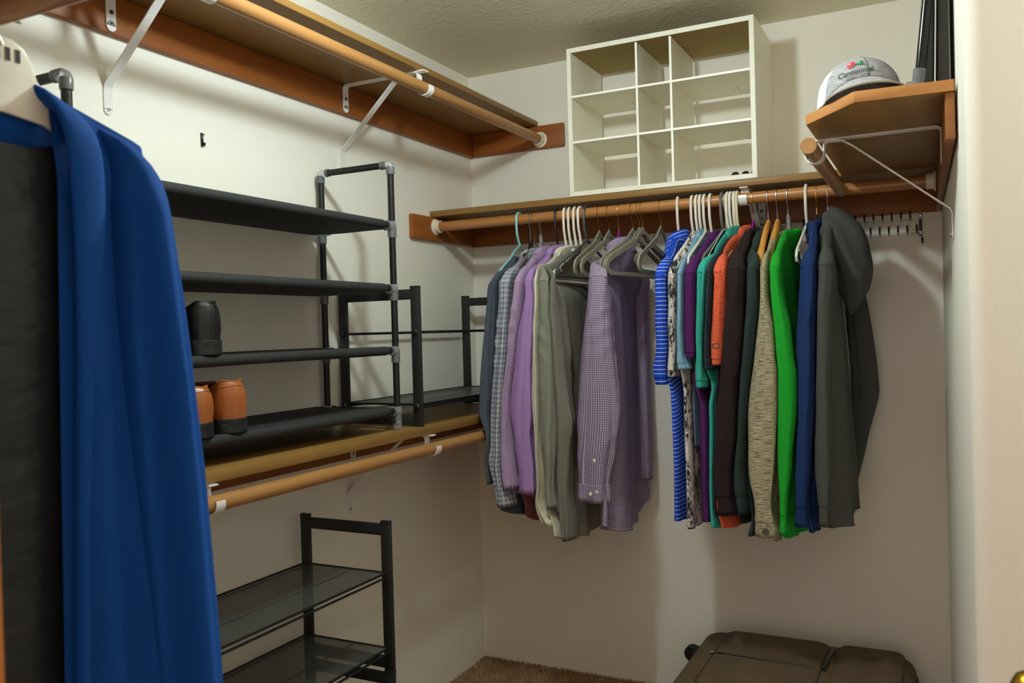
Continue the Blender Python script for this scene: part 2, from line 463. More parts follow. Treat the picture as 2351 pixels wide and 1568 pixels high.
for z in zsx[1:3]:
    yb_, ys_ = Y1-.015, Y1-.125     # slots are cut in from the back edge
    poly = [(X0+TH, Y0+.004), (X1-TH, Y0+.004), (X1-TH, yb_)]
    for xa in (1.077, .722): poly += [(xa+.0022, yb_), (xa+.0022, ys_), (xa-.0022, ys_), (xa-.0022, yb_)]
    poly.append((X0+TH, yb_))
    m = MB(); m.prism(poly, 'z', z-.003, z+.003); sh = m.build('shelf_panel', M['laminate'], t, smooth=False)
    m = MB(); m.box(X0+TH, X1-TH, Y0+.002, Y0+.004, z-.0035, z+.0035); m.build('edge_band', M['lam_edge'], sh, smooth=False)
for x in xs[1:3]:
    for a, b in zip(zsx[:-1], zsx[1:]):
        dv = panel('divider', (x-.003, x+.003, Y0+.006, Y1-.015, a+.003 if a > Z0+.03 else a, b-.003))
        m = MB(); m.box(x-.0035, x+.0035, Y0+.004, Y0+.006, a+.003 if a > Z0+.03 else a, b-.003); m.build('edge_band', M['lam_edge'], dv, smooth=False)
for i, x in enumerate((1.082, 1.113, 1.14)):
    m = MB(); m.lathe((x, -.235+.004*i, Z0+TH), [(.001, 0), (.007, .001), (.0115, .006), (.0125, .012), (.0105, .019), (.006, .023), (.001, .024)], 16)
    tag(m.build('cabinet_knob', M['black_rubber']), 'small round black knob lying in the lower corner of the white cubby', 'knob', 'loose black knobs in the cubby')

# picture hook on the left wall, bare screw hole cover
t = thing('picture_hook', 'small steel picture hook nailed to the bare wall above the shoe rack', 'hook', (0, -1.386, 1.80))
m = MB(); m.strip([(.001, -1.386, 1.815), (.002, -1.386, 1.785), (.004, -1.386, 1.781), (.008, -1.386, 1.783), (.0095, -1.386, 1.79)], (0, 1, 0), .008, .0012); m.build('strap', M['dark_steel'], t)
m = MB(); m.cyl((0, -1.386, 1.80), (.010, -1.386, 1.812), .0018, 8); m.build('nail', M['steel'], t)
#PART2
# ================================================================== TUBE SHOE RACK on the waist-high shelf
rk = thing('shoe_rack', 'black tube shoe rack with clear plastic joints and fabric tiers', 'shoe rack', (.145, -1.45, 1.025))
FX, RX, YA, YB = .27, .022, -.953, -1.955
TR = .0095
tiers = [1.079, 1.25, 1.425, 1.603]; TOP = 1.775
for y in (YA, YB):
    for x in (FX, RX):
        zs_ = [1.03]+tiers+[TOP]
        for a, b in zip(zs_[:-1], zs_[1:]):
            m = MB(); m.cyl((x, y, a+.012), (x, y, b-.006), TR, 14); m.build('post_tube', M['black_metal'], rk)
        for z in tiers:
            m = MB(); m.cyl((x, y, z-.034), (x, y, z+.012), .0125, 14)
            sg = 1 if y == YB else -1
            m.cyl((x, y, z), (x, y+sg*.026, z), .0125, 14)
            sx = 1 if x == RX else -1
            m.cyl((x, y, z), (x+sx*.026, y, z), .0118, 14)
            m.prism([(x-.0012, z-.03), (x+sx*.024, z-.004), (x-.0012, z-.004)], 'y', y-.001, y+.001)
            m.prism([(y, z-.03), (y+sg*.024, z-.004), (y, z-.004)], 'x', x-.001, x+.001)
            m.build('joint', M['clear'], rk)['label'] = 'clear plastic corner joint'
        m = MB(); m.cyl((x, y, 1.025), (x, y, 1.05), .0125, 14); m.build('foot', M['clear'], rk)['label'] = 'clear plastic foot'
        m = MB(); sx = 1 if x == RX else -1
        pth = [(x, y, TOP-.028), (x, y, TOP-.01), (x+sx*.003, y, TOP-.003), (x+sx*.01, y, TOP), (x+sx*.03, y, TOP)]
        m.tube(pth, .0122, 14); m.build('elbow', M['clear'], rk)['label'] = 'clear plastic elbow joint'
    m = MB(); m.cyl((RX+.02, y, TOP), (FX-.02, y, TOP), TR, 14); m.build('top_tube', M['black_metal'], rk)
    for z in tiers:
        m = MB(); m.cyl((RX+.02, y, z), (FX-.02, y, z), TR*.92, 14); m.build('side_tube', M['black_metal'], rk)
for z in tiers:
    for x in (FX, RX):
        m = MB(); m.cyl((x, YB+.02, z), (x, YA-.02, z), TR, 14); m.build('long_tube', M['black_metal'], rk)
    # fabric sheet wrapped round both long tubes, sagging a little between them
    rings = []
    for i in range(25):
        y = YB+.05+(YA-.048-YB-.05)*i/24
        g = []
        wob = .004*math.sin(y*14+z*9)
        for k in range(9):
            a = PI*.5-k/8*PI*1.1+0
            g.append((FX+.0125*math.cos(a), y, z+.0125*math.sin(a)))
        for k in range(1, 8):
            q = k/8; g.append((FX-(FX-RX)*q, y, z-.0125-(.003+wob*.5)*math.sin(PI*q)))
        for k in range(9):
            a = -PI*.5-k/8*PI
            g.append((RX+.0125*math.cos(a), y, z+.0125*math.sin(a)))
        for k in range(1, 8):
            q = k/8; g.append((RX+(FX-RX)*q, y, z+.0125-.004*math.sin(PI*q)))
        rings.append(g)
    m = MB(); m.loft(rings, True, True); m.build('fabric_tier', M['black_fabric'], rk, ang=60)

# ================================================================== FLAT FRAME RACKS
def frame_rack(label, x0, x1, ya, yb, z0, units, shelves, rods):
    t = thing('shoe_rack', label, 'shoe rack', ((x0+x1)/2, (ya+yb)/2, z0))
    for y in (ya, yb):
        for (a, b) in units:
            for x in (x0, x1-.028):
                m = MB(); m.box(x, x+.028, y-.007, y+.007, a, b); m.build('upright', M['black_frame'], t, bevel=.0015)
                m = MB(); m.box(x-.0006, x+.0286, y-.0076, y+.0076, b-.002, b+.005); m.build('cap', M['black_frame'], t, bevel=.0012)
            m = MB(); m.box(x0+.028, x1-.028, y-.006, y+.006, b-.034, b-.004); m.build('cross_bar', M['black_frame'], t, bevel=.0015)
            m = MB(); m.box(x0+.028, x1-.028, y-.006, y+.006, a+.004, a+.034); m.build('cross_bar', M['black_frame'], t, bevel=.0015)
    for z in shelves:
        sh = MB(); sh.box(x0+.012, x1-.012, min(ya, yb)+.008, max(ya, yb)-.008, z-.0006, z+.0006)
        so = sh.build('mesh_shelf', M['mesh'], t, smooth=False)
        lo_, hi_ = min(ya, yb)+.008, max(ya, yb)-.008
        for x, dz in ((x0+.012, 0), (x1-.012, 0), (x1-.010, -.011), (x0+.012, -.009)):
            m = MB(); m.cyl((x, lo_, z+dz), (x, hi_, z+dz), .0032, 8); m.build('edge_wire', M['black_metal'], so)
        for y in (lo_, hi_):
            m = MB(); m.cyl((x0+.012, y, z), (x1-.012, y, z), .0032, 8); m.build('edge_wire', M['black_metal'], so)
        m = MB(); m.cyl((x0+.58*(x1-x0), lo_, z-.004), (x0+.58*(x1-x0), hi_, z-.004), .0022, 8); m.build('middle_wire', M['black_metal'], so)
    for z in rods:
        for x in (x0+.014, x1-.014):
            m = MB(); m.cyl((x, ya-.012, z), (x, yb+.012, z), .0042, 10); ro = m.build('rail', M['black_metal'], t)
            for y in (ya, yb):
                sg = 1 if y == ya else -1
                sg = -1 if y == min(ya, yb) else 1
                for q in (1, -1):
                    m = MB(); m.lathe((x, y+q*.0065, z), [(.001, 0), (.010, 0), (.010, q*.004), (.007, q*.008), (.001, q*.009)], 14, 'y'); m.build('end_button', M['black_metal'], ro)
    return t
frame_rack('black flat frame shoe rack standing on the waist high shelf in the corner', .012, .302, -.87, -.12, 1.025, [(1.025, 1.43)], [1.089], [1.30, 1.083])
frame_rack('stacked black frame shoe rack with mesh tiers standing on the carpet', .038, .338, -1.1, -1.88, 0.004, [(.404, .796), (.004, .398)], [.664, .464, .262, .07], [])

# ================================================================== SHOES (heels toward the room)
def shoe(label, hx, hy, z, ang, col, sole_col, group, low=1.0, L=.272, loafer=False, hb=.028):
    t = thing('shoe', label, 'shoe', (hx, hy, z), group)
    ca, sa = math.cos(ang), math.sin(ang)
    # local: s along the shoe from heel (0) to toe, w across; toe points to -x
    def P(s, wv, zz): return (hx-(s*ca-wv*sa), hy+(s*sa+wv*ca), z+zz)
    def wid(q): return float(np.interp(q, [0, .02, .06, .15, .3, .5, .68, .82, .93, .985, 1], [.006, .024, .034, .039, .038, .041, .049, .047, .036, .018, .003]))
    def top(q): return float(np.interp(q, [0, .04, .2, .38, .46, .6, .8, .93, 1], [.083, .086, .066, .062, .078, .066, .043, .03, .018]))*low
    base = hb
    rings_l = []; rings_r = []
    N = 44
    for i in range(N+1):
        q = i/N; q = q if i else .0005
        wv = wid(q); h = top(q)
        opn = float(np.interp(q, [0, .015, .05, .2, .38, .45, .5], [.2, .5, .82, .9, .86, .55, 0]))
        bulge = 1+.10*math.sin(PI*min(1, q*6))
        L_, R_ = [], []
        for k in range(13):
            f = k/12
            a = f*(PI/2)*(1-opn*.62)
            xx = wv*math.cos(a)**.75*(bulge if .1 < f < .8 else 1); zz = base+h*math.sin(a)**.8/(math.sin(PI/2*(1-opn*.62))**.8)
            back = .010*math.sin(f*PI*.9) * max(0, 1-q*12)     # rounded heel counter
            L_.append(P(q*L-back+.012*f*max(0, 1-q*10), -xx, zz)); R_.append(P(q*L-back+.012*f*max(0, 1-q*10), xx, zz))
        rings_l.append(L_); rings_r.append(list(reversed(R_)))
    leather = plain('leather_'+col, col, .38, 0, .1, 40, .5)
    m = MB(); m.loft(rings_l, closed=False); m.loft(rings_r, closed=False)
    back0 = [rings_l[0][k] for k in range(13)]; back1 = list(reversed(rings_r[0]))
    m.loft([back0, back1], closed=False)
    up = m.build('upper', leather, t, ang=70)
    dark = tuple(c*.45 for c in lin(col)[:3])+(1,)
    dm = plain('stitch_'+col, dark, .7, 0, .1, 40)
    # collar binding and stitched seams over the heel counter
    for f, r_, nm in ((12, .0022, 'collar_binding'), (9, .0009, 'stitching')):
        pth = [rings_l[i][f] for i in range(18, -1, -1)]+[rings_r[i][12-f] for i in range(0, 19)]
        c = P(.5*L, 0, 0)
        m = MB(); m.tube(pth, r_, 6); m.build(nm, dm if nm == 'stitching' else leather, up)
    # sole and heel block
    def outline(q0, q1, grow, n=18):
        A = []; B = []
        for i in range(n+1):
            q = q0+(q1-q0)*i/n; wv = wid(max(q, .0005))+grow
            A.append(P(q*L-(grow if i == 0 else 0), -wv, 0)); B.append(P(q*L-(grow if i == 0 else 0), wv, 0))
        return A+list(reversed(B))
    sm = plain('sole_'+sole_col, sole_col, .55, 0, .15, 60)
    m = MB(); ol = outline(0, 1, .004); z0_ = hb-.009
    m.loft([[(p[0], p[1], z+z0_) for p in ol], [(p[0], p[1], z+hb+.003) for p in ol]], True, True); m.build('sole', sm, t, bevel=.001, segs=1)
    m = MB(); ol = outline(0, .26, .003, 10)
    m.loft([[(p[0], p[1], z) for p in ol], [(p[0], p[1], z+z0_+.001) for p in ol]], True, True); m.build('heel', sm, t, bevel=.001, segs=1)
    m = MB(); ol = outline(.6, .97, .0, 8)
    m.loft([[(p[0], p[1], z) for p in ol], [(p[0], p[1], z+z0_+.001) for p in ol]], True, True); m.build('tread', sm, t, bevel=.001, segs=1)
    m = MB(); ol = outline(.05, .5, -.006, 10)
    m.loft([[(p[0], p[1], z+hb+.004) for p in ol], [(p[0], p[1], z+hb+.007) for p in ol]], True, True); m.build('insole', dm, t)
    if loafer:
        st = [rings_l[int(N*.47)][k] for k in range(2, 13)]+[rings_r[int(N*.47)][k] for k in range(0, 11)]
        m = MB(); m.tube(st, .004, 6); m.build('saddle_strap', dm, t)
    return t
zt0 = tiers[0]+.0128; zt1 = tiers[1]+.0128
shoe('tan leather shoe with black sole, the one beside open rack space', .283, -1.583, zt0, math.radians(14), '#a9602c', '#15181b', 'tan leather pair', 1.0, loafer=True)
shoe('tan leather shoe with black sole, half behind the blue cardigan', .288, -1.672, zt0, math.radians(-4), '#a9602c', '#15181b', 'tan leather pair', .92, loafer=True)
shoe('black leather shoe with chunky sole, the one beside open rack space', .283, -1.645, zt1, math.radians(6), '#15181a', '#1a1e1f', 'black leather pair', 1.0)
shoe('black leather shoe with chunky sole, half behind the blue cardigan', .283, -1.735, zt1, math.radians(-3), '#15181a', '#1a1e1f', 'black leather pair', 1.02)
shoe('dark shoe on the third fabric tier almost hidden by the cardigan sleeve', .28, -1.80, tiers[2]+.0128, 0, '#1c1a1a', '#141414', None, 1.0)

# ================================================================== WIRE HOOK RACK on the back wall
t = thing('tie_rack', 'clear wall mounted tie rack with two rows of dark tipped pegs', 'rack', (1.42, 0, 1.6))
for x in (1.262, 1.60):
    m = MB(); m.box(x-.006, x+.006, -.006, 0, 1.556, 1.6275); bk = m.build('back_plate', M['acrylic'], t, bevel=.002)
    for z in (1.566, 1.6195):
        m = MB(); m.cyl((x, -.006, z), (x, -.0095, z), .0048, 12, .003); m.build('screw', M['steel'], bk)
for z in (1.613, 1.570):
    m = MB(); m.box(1.24, 1.607, -.016, -.0125, z-.005, z+.001); m.build('rail', M['acrylic'], t, bevel=.001, segs=1)
    for dz in (.001, -.005):
        m = MB(); m.cyl((1.24, -.0145, z+dz), (1.607, -.0145, z+dz), .0007, 6); m.build('rail_edge', M['steel'], t)
for row, (z, x0) in enumerate(((1.613, 1.258), (1.570, 1.2755))):
    for k in range(13):
        x = x0+k*.0262
        if x > 1.606: continue
        m = MB(); m.tube([(x, -.0145, z-.002), (x, -.03, z-.010), (x, -.042, z-.009), (x, -.048, z+.002)], .0015, 6); pg = m.build('peg', M['steel'], t)
        m = MB(); m.cyl((x, -.0475, z-.002), (x, -.05, z+.019), .0027, 8); m.build('peg_tip', M['black_rubber'], pg)
m = MB(); m.tube([(1.604, -.0145, 1.566), (1.604, -.03, 1.556), (1.604, -.04, 1.545)], .0015, 6); pg = m.build('peg', M['steel'], t)
m = MB(); m.cyl((1.604, -.0395, 1.549), (1.605, -.041, 1.531), .003, 8); m.build('peg_tip', M['black_rubber'], pg)

# ================================================================== CAP on the side shelf
cap = thing('baseball_cap', 'light grey golf cap with white back and embroidered rose on the side shelf', 'cap', (1.52, -1.06, 1.7375))
CC = Vector((1.509, -1.045, 1.738)); CR = .0815; CH = .098
FACE = math.radians(-90+17)      # direction the front looks
def crown(az, h, off=0.0):
    """az = angle from the front, h = 0..1 up the crown"""
    r = CR*(1-h**2.6)**.5
    el = 1+.10*max(0, math.cos(az))**2
    r = r*el+off
    a = FACE+az
    z = CH*h*(1-.10*(1-math.cos(az))*h*.5)
    return Vector((CC.x+r*math.cos(a), CC.y+r*math.sin(a), CC.z+.004+z+off*h))
grey_knit = NT('grey_knit'); v_ = grey_knit.coords(scale=(60, 60, 520)); nz = grey_knit.noise(v_, 1, 4, .7)
grey_knit.set(Base_Color=grey_knit.ramp(nz, [(.3, lin('#77757a')), (.55, lin('#a7a5aa')), (.7, lin('#c2c0c4'))]), Roughness=.95); grey_knit = grey_knit.m
white_net = plain('white_cap_net', '#f2f2f2', .9, 0, .06, 700)
def crown_patch(a0, a1, na):
    nh = 16; rings = []
    for i in range(nh+1):
        h = .985*i/nh
        rings.append([tuple(crown(a0+(a1-a0)*j/na, h, .0004*math.sin(j*1.3+i))) for j in range(na+1)])
    m = MB(); m.loft(rings, closed=False); return m
AF = math.radians(62)
crown_patch(-AF, AF, 28).build('front_panel', grey_knit, cap, ang=80)
crown_patch(AF, 2*PI-AF, 40).build('mesh_back', white_net, cap, ang=80)['label'] = 'white mesh back of the cap'
m = MB(); m.tube([crown(0, .01+.97*i/20, .0006) for i in range(21)], .0009, 6); m.build('centre_seam', plain('seam_grey', '#7f7d80', .9), cap)
m = MB(); m.lathe((CC.x, CC.y, CC.z+CH*.985), [(.001, 0), (.007, 0), (.006, .004), (.001, .006)], 16); m.build('top_button', grey_knit, cap)
# brim: curved visor reaching forward and bending down at the sides
rings = []; nb = 9; na = 29
def brim(f, g):
    az = (g-.5)*2*math.radians(64)
    b0 = crown(az, .0)
    fwd = Vector((math.cos(FACE), math.sin(FACE), 0)); sd = Vector((-fwd.y, fwd.x, 0))
    s_ = (g-.5)*2
    reach = .062*math.sqrt(max(0, 1-abs(s_)**2.6))
    p = b0+fwd*reach*f+sd*(0.004*s_*f)
    p.z = CC.z+.002+.036*(1-s_*s_)*(1-.74*f)
    return p
top_, bot_ = [], []
for i in range(nb+1):
    top_.append([tuple(brim(i/nb, j/(na-1))+Vector((0, 0, .0035))) for j in range(na)])
    bot_.append([tuple(brim(i/nb, j/(na-1))) for j in range(na)])
m = MB(); m.loft(top_, closed=False); m.loft(bot_, closed=False); m.loft([top_[-1], bot_[-1]], closed=False)
m.build('brim', grey_knit, cap, ang=60)
m = MB(); m.loft([[tuple(Vector(p)-Vector((0, 0, .0008))) for p in r_] for r_ in bot_], closed=False); m.build('brim_lining', plain('brim_under', '#8d877a', .9), cap)
m = MB(); m.tube([tuple(brim(.02, i/30)+Vector((0, 0, .0038))) for i in range(31)], .0012, 6); m.build('brim_seam', plain('brim_seam', '#6e6a66', .9), cap)
m = MB(); m.tube([tuple(brim(1.0, .02+.96*i/40)+Vector((0, 0, .002))) for i in range(41)], .0024, 8); m.build('brim_edge', plain('brim_edge_cord', '#a19a8c', .9), cap)
def lettering(txt, size, az_off, h0, tilt, mat, name):
    cu_ = bpy.data.curves.new('lettering', 'FONT'); cu_.body = txt; cu_.size = size; cu_.resolution_u = 3; cu_.align_x = 'CENTER'
    to = bpy.data.objects.new('lettering', cu_); COL.objects.link(to)
    me = bpy.data.meshes.new_from_object(to.evaluated_get(bpy.context.evaluated_depsgraph_get()))
    bpy.data.objects.remove(to); bpy.data.curves.remove(cu_)
    bm = bmesh.new(); bm.from_mesh(me)
    bmesh.ops.triangulate(bm, faces=bm.faces)
    bmesh.ops.subdivide_edges(bm, edges=[e for e in bm.edges if e.calc_length() > size*.25], cuts=1)
    mb = MB(); vs = []
    for v in bm.verts:
        u_ = v.co.x; q = v.co.y+tilt*u_
        vs.append(tuple(crown(az_off+u_/(CR*1.08), h0+q/CH, .0016)))
    bm.verts.index_update()
    mb.add(vs, [tuple(v.index for v in f.verts) for f in bm.faces]); bm.free(); bpy.data.meshes.remove(me)
    return mb.build(name, mat, cap, smooth=False)
thread = plain('black_thread', '#16201c', .8); 
lettering('Centennial', .0175, math.radians(-16), .46, .10, thread, 'embroidered_name')
lettering('GOLF CLUB', .0088, math.radians(-13), .365, .10, thread, 'embroidered_line')
def blob(path2, name, mat, off=.0018):
    # small stitched patch: closed outline in (az metres, height metres) on the crown
    c = (sum(p[0] for p in path2)/len(path2), sum(p[1] for p in path2)/len(path2))
    vs = [crown(c[0]/(CR*1.08)-.12, c[1]/CH, off+.0008)]+[crown(p[0]/(CR*1.08)-.12, p[1]/CH, off) for p in path2]
    n = len(path2)
    m = MB(); m.add([tuple(v) for v in vs], [(0, i+1, (i+1) % n+1) for i in range(n)]); return m.build(name, mat, cap, smooth=False)
ell = lambda cx, cy, a, b, rot, n=16: [(cx+a*math.cos(q)*math.cos(rot)-b*math.sin(q)*math.sin(rot), cy+a*math.cos(q)*math.sin(rot)+b*math.sin(q)*math.cos(rot)) for q in [2*PI*k/n for k in range(n)]]
blob(ell(-.026, .068, .0105, .0075, .4), 'rose_petals', plain('rose_thread_outer', '#e5808f', .8))
blob(ell(-.026, .0683, .0082, .006, .4), 'rose_bloom', plain('rose_thread', '#d42a3c', .8), .0026)
blob(ell(-.028, .068, .004, .003, .4), 'rose_heart', plain('rose_thread_light', '#f2a0a8', .8), .0034)
gm = plain('leaf_thread', '#2f8f56', .8)
blob(ell(-.002, .070, .0055, .0022, .3), 'leaf', gm); blob(ell(-.006, .0675, .007, .002, -.1), 'leaf', gm); blob(ell(-.001, .0735, .0025, .0035, 0), 'leaf', gm)
m = MB(); m.tube([tuple(crown(u_/(CR*1.08)-.12, v_/CH, .002)) for u_, v_ in ((-.016, .0665), (-.004, .067), (.006, .065), (.013, .060), (.017, .053))], .0007, 5); m.build('stem', gm, cap)

# ================================================================== dark rack parts leaning beside the cap
t = thing('rack_tube', 'black tube with clear plastic end leaning next to the grey cap', 'tube', (1.622, -1.10, 1.738))
m = MB(); m.cyl((1.6235, -1.112, 1.752), (1.672, -1.112, 2.20), .0095, 16); m.build('tube', plain('glossy_black', '#0b0d0e', .15, .3), t)
m = MB(); m.cyl((1.6205, -1.112, 1.7385), (1.6255, -1.112, 1.783), .0118, 16); m.build('end_joint', M['clear'], t)
m = MB(); m.cyl((1.6205, -1.112, 1.7500), (1.6010, -1.114, 1.7500), .0113, 16); m.build('side_socket', M['clear'], t)
t = thing('panel_board', 'black flat panel leaning between the black tube and the wall', 'panel', (1.645, -1.05, 1.738))
m = MB(); m.add([(1.6285, -1.085, 1.738), (1.6475, -1.085, 1.738), (1.6475, -.90, 1.738), (1.6285, -.90, 1.738), (1.6475, -1.085, 2.22), (1.6605, -1.085, 2.22), (1.6605, -.90, 2.22), (1.6475, -.90, 2.22)],
      [(0, 1, 2, 3), (7, 6, 5, 4), (0, 4, 5, 1), (1, 5, 6, 2), (2, 6, 7, 3), (3, 7, 4, 0)]); m.build('board', M['black_frame'], t, bevel=.002)
t = thing('panel_board', 'black flat panel standing against the right wall on the side shelf', 'panel', (1.666, -1.05, 1.738))
m = MB(); m.add([(1.6555, -1.10, 1.738), (1.6775, -1.10, 1.738), (1.6725, -.88, 1.738), (1.6505, -.88, 1.738), (1.668, -1.10, 2.24), (1.6785, -1.10, 2.24), (1.6735, -.88, 2.24), (1.663, -.88, 2.24)],
      [(0, 1, 2, 3), (7, 6, 5, 4), (0, 4, 5, 1), (1, 5, 6, 2), (2, 6, 7, 3), (3, 7, 4, 0)]); m.build('board', M['black_frame'], t, bevel=.002)

# ================================================================== SUITCASE on the floor
sc_ = thing('suitcase', 'brown soft sided suitcase lying flat on the carpet', 'suitcase', (1.22, -.35, .0))
canvas = NT('brown_canvas'); v_ = canvas.coords(); n1 = canvas.noise(v_, 420, 2); n2 = canvas.noise(v_, 7, 4)
canvas.set(Base_Color=canvas.mix(n2, lin('#4f402e'), lin('#755f47')), Roughness=.9); canvas.bump(canvas.math('ADD', n1, canvas.math('MULTIPLY', n2, 3)), .4, .003); canvas = canvas.m
SX0, SX1, SY0, SY1, SZ = .915, 1.565, -.62, -.075, .270
def rrect(x0, x1, y0, y1, r, z, n=6):
    g = []
    for cx, cy, a0 in ((x1-r, y1-r, 0), (x0+r, y1-r, PI/2), (x0+r, y0+r, PI), (x1-r, y0+r, 1.5*PI)):
        for k in range(n+1):
            a = a0+k/n*PI/2; g.append((cx+r*math.cos(a), cy+r*math.sin(a), z))
    return g
def pillow(x0, x1, y0, y1, r, z0, z1, e, puff=0.0):
    rs = [rrect(x0, x1, y0, y1, r, z0)]
    for k in range(7):
        a = k/6*PI/2; q = e*(1-math.cos(a))
        rs.append(rrect(x0+q, x1-q, y0+q, y1-q, max(.004, r-q*.5), z1-e+e*math.sin(a)))
    rs.append(rrect(x0+e+.03, x1-e-.03, y0+e+.03, y1-e-.03, .01, z1+puff))
    m = MB(); m.loft(rs, True, True); return m
pillow(SX0, SX1, SY0, SY1, .05, .03, SZ, .055, .004).build('case_body', canvas, sc_, ang=60)
pillow(SX0+.082, 1.318, SY0+.04, SY1-.035, .035, SZ-.01, SZ+.012, .016, .003).build('large_pocket', canvas, sc_, ang=60)
pillow(1.345, SX1-.03, SY0+.04, SY1-.035, .03, SZ-.012, SZ+.012, .016, .003).build('small_pocket', canvas, sc_, ang=60)
pip = plain('brown_piping', '#2e261c', .6)
for z, gx in ((.08, .002), (.19, .003), (.205, .001)):
    m = MB(); m.tube(rrect(SX0-gx, SX1+gx, SY0-gx, SY1+gx, .052, z), .0045, 8, True); m.build('piping', pip, sc_)
m = MB(); m.tube([tuple(p) for p in rrect(SX0+.084, 1.316, SY0+.042, SY1-.037, .034, SZ+.002)], .0035, 8, True); m.build('pocket_piping', pip, sc_)
m = MB(); m.tube([(SX0+.075, -.330, SZ+.004), (1.02, -.345, SZ+.0145), (1.16, -.355, SZ+.0155), (1.30, -.358, SZ+.0135)], .003, 8); zp = m.build('zipper', M['dark_steel'], sc_)
m = MB(); m.lathe((SX0+.080, -.330, SZ+.006), [(.001, 0), (.007, 0), (.007, .004), (.001, .005)], 12); m.build('zipper_pull', M['steel'], zp)
m = MB(); m.tube([(1.331, -.16, SZ), (1.336, -.19, SZ+.014), (1.330, -.26, SZ+.014), (1.325, -.35, SZ+.012)], .005, 8); m.build('pocket_zipper', M['dark_steel'], sc_)
m = MB(); m.lathe((1.455, -.205, SZ+.011), [(.001, 0), (.026, 0), (.026, .004), (.02, .008), (.001, .009)], 24); m.build('round_badge', plain('badge', '#4b4324', .6), sc_)
for y in (SY1-.07, SY0+.07):
    m = MB(); m.box(SX0-.035, SX0+.03, y-.032, y+.032, .15, .215); wh = m.build('wheel_housing', M['black_rubber'], sc_, bevel=.016, segs=4)
    m = MB(); m.lathe((SX0-.032, y-.014, .195), [(.001, 0), (.024, 0), (.027, .003), (.027, .025), (.024, .028), (.001, .028)], 24, 'y'); m.build('wheel', M['black_rubber'], sc_)
for x in (SX0+.08, SX1-.08):
    for y in (SY0+.08, SY1-.08):
        m = MB(); m.lathe((x, y, 0), [(.001, 0), (.015, 0), (.018, .032), (.001, .033)], 12); m.build('foot', M['black_rubber'], sc_)
m = MB(); m.strip([(SX1-.004, -.43, .14), (SX1+.02, -.42, .145), (SX1+.026, -.35, .147), (SX1+.02, -.28, .145), (SX1-.004, -.27, .14)], (0, 0, 1), .026, .006); m.build('carry_handle', pip, sc_)
#PART3
# ================================================================== HANGERS
RY, RZ = -.31, 1.68
def arc(r, a0, a1, n):
    return [(r*math.cos(a0+(a1-a0)*k/n), r*math.sin(a0+(a1-a0)*k/n)) for k in range(n+1)]
def mkh(name, label, x, yaw=0, ry=RY, rz=RZ, group=None):
    t = thing(name, label, 'hanger', (x, ry, rz), group); t.rotation_euler = (0, 0, math.radians(yaw)); return t
class HB(MB):           # builder in hanger-local coordinates (rod axis at the origin, width along y)
    def put(s, name, mat, t, **k):
        save = t.location.copy(); t.location = (0, 0, 0)
        o = s.build(name, mat, t, **k); t.location = save
        return o
def L3(pts, x=0.0): return [(x, a, b) for a, b in pts]
HM = {}
def hm(col):
    if col not in HM: HM[col] = plain('hanger_plastic_'+col, col, .35, 0, .03, 30)
    return HM[col]
def tube_hanger(label, x, col, yaw=0, notch=True, drop=0.0, ws=None):
    t = mkh('plastic_hanger', label, x, yaw)
    mt = hm(col); r = .0043
    if 'holding' in label: drop += .014; notch = False
    a = arc(.0222, -.35, PI, 12)
    m = HB(); m.tube(L3(a+[(-.0222, -.028), (-.020, -.05), (-.010, -.074), (-.001, -.088-drop)]), r, 8); m.put('hook', mt, t)
    zb = -.215-drop; za = -.09-drop
    loop = [(0, za), (-.05, za-.024), (-.12, za-.056), (-.195, za-.088), (-.214, za-.1), (-.2215, zb+.012), (-.216, zb+.002), (-.2, zb)]
    loop = loop+[(-.1, zb-.001), (0, zb-.001)]
    ws = ws or (.9 if 'holding' in label else 1.0)
    loop = [(a_*ws, b_) for a_, b_ in loop]
    full = loop+[(-a_, b_) for a_, b_ in reversed(loop[1:-1])]
    m = HB(); m.tube(L3(full), r, 8, True); bd = m.put('frame', mt, t)
    if notch:
        for s in (-1, 1):
            m = HB(); m.tube([(0, s*.165, za-.078), (0, s*.163, za-.092), (0, s*.156, za-.094)], .0022, 6)
            o = m.put('strap_notch', mt, t)
    return t
def wire_hook(m, r=.0014, R=.0192, zn=-.066):
    m.tube(L3(arc(R, -.5, PI*.93, 14)+[(-R*.98, -.012), (-.012, -.028), (-.004, -.040), (0, -.05), (0, zn)]), r, 6)
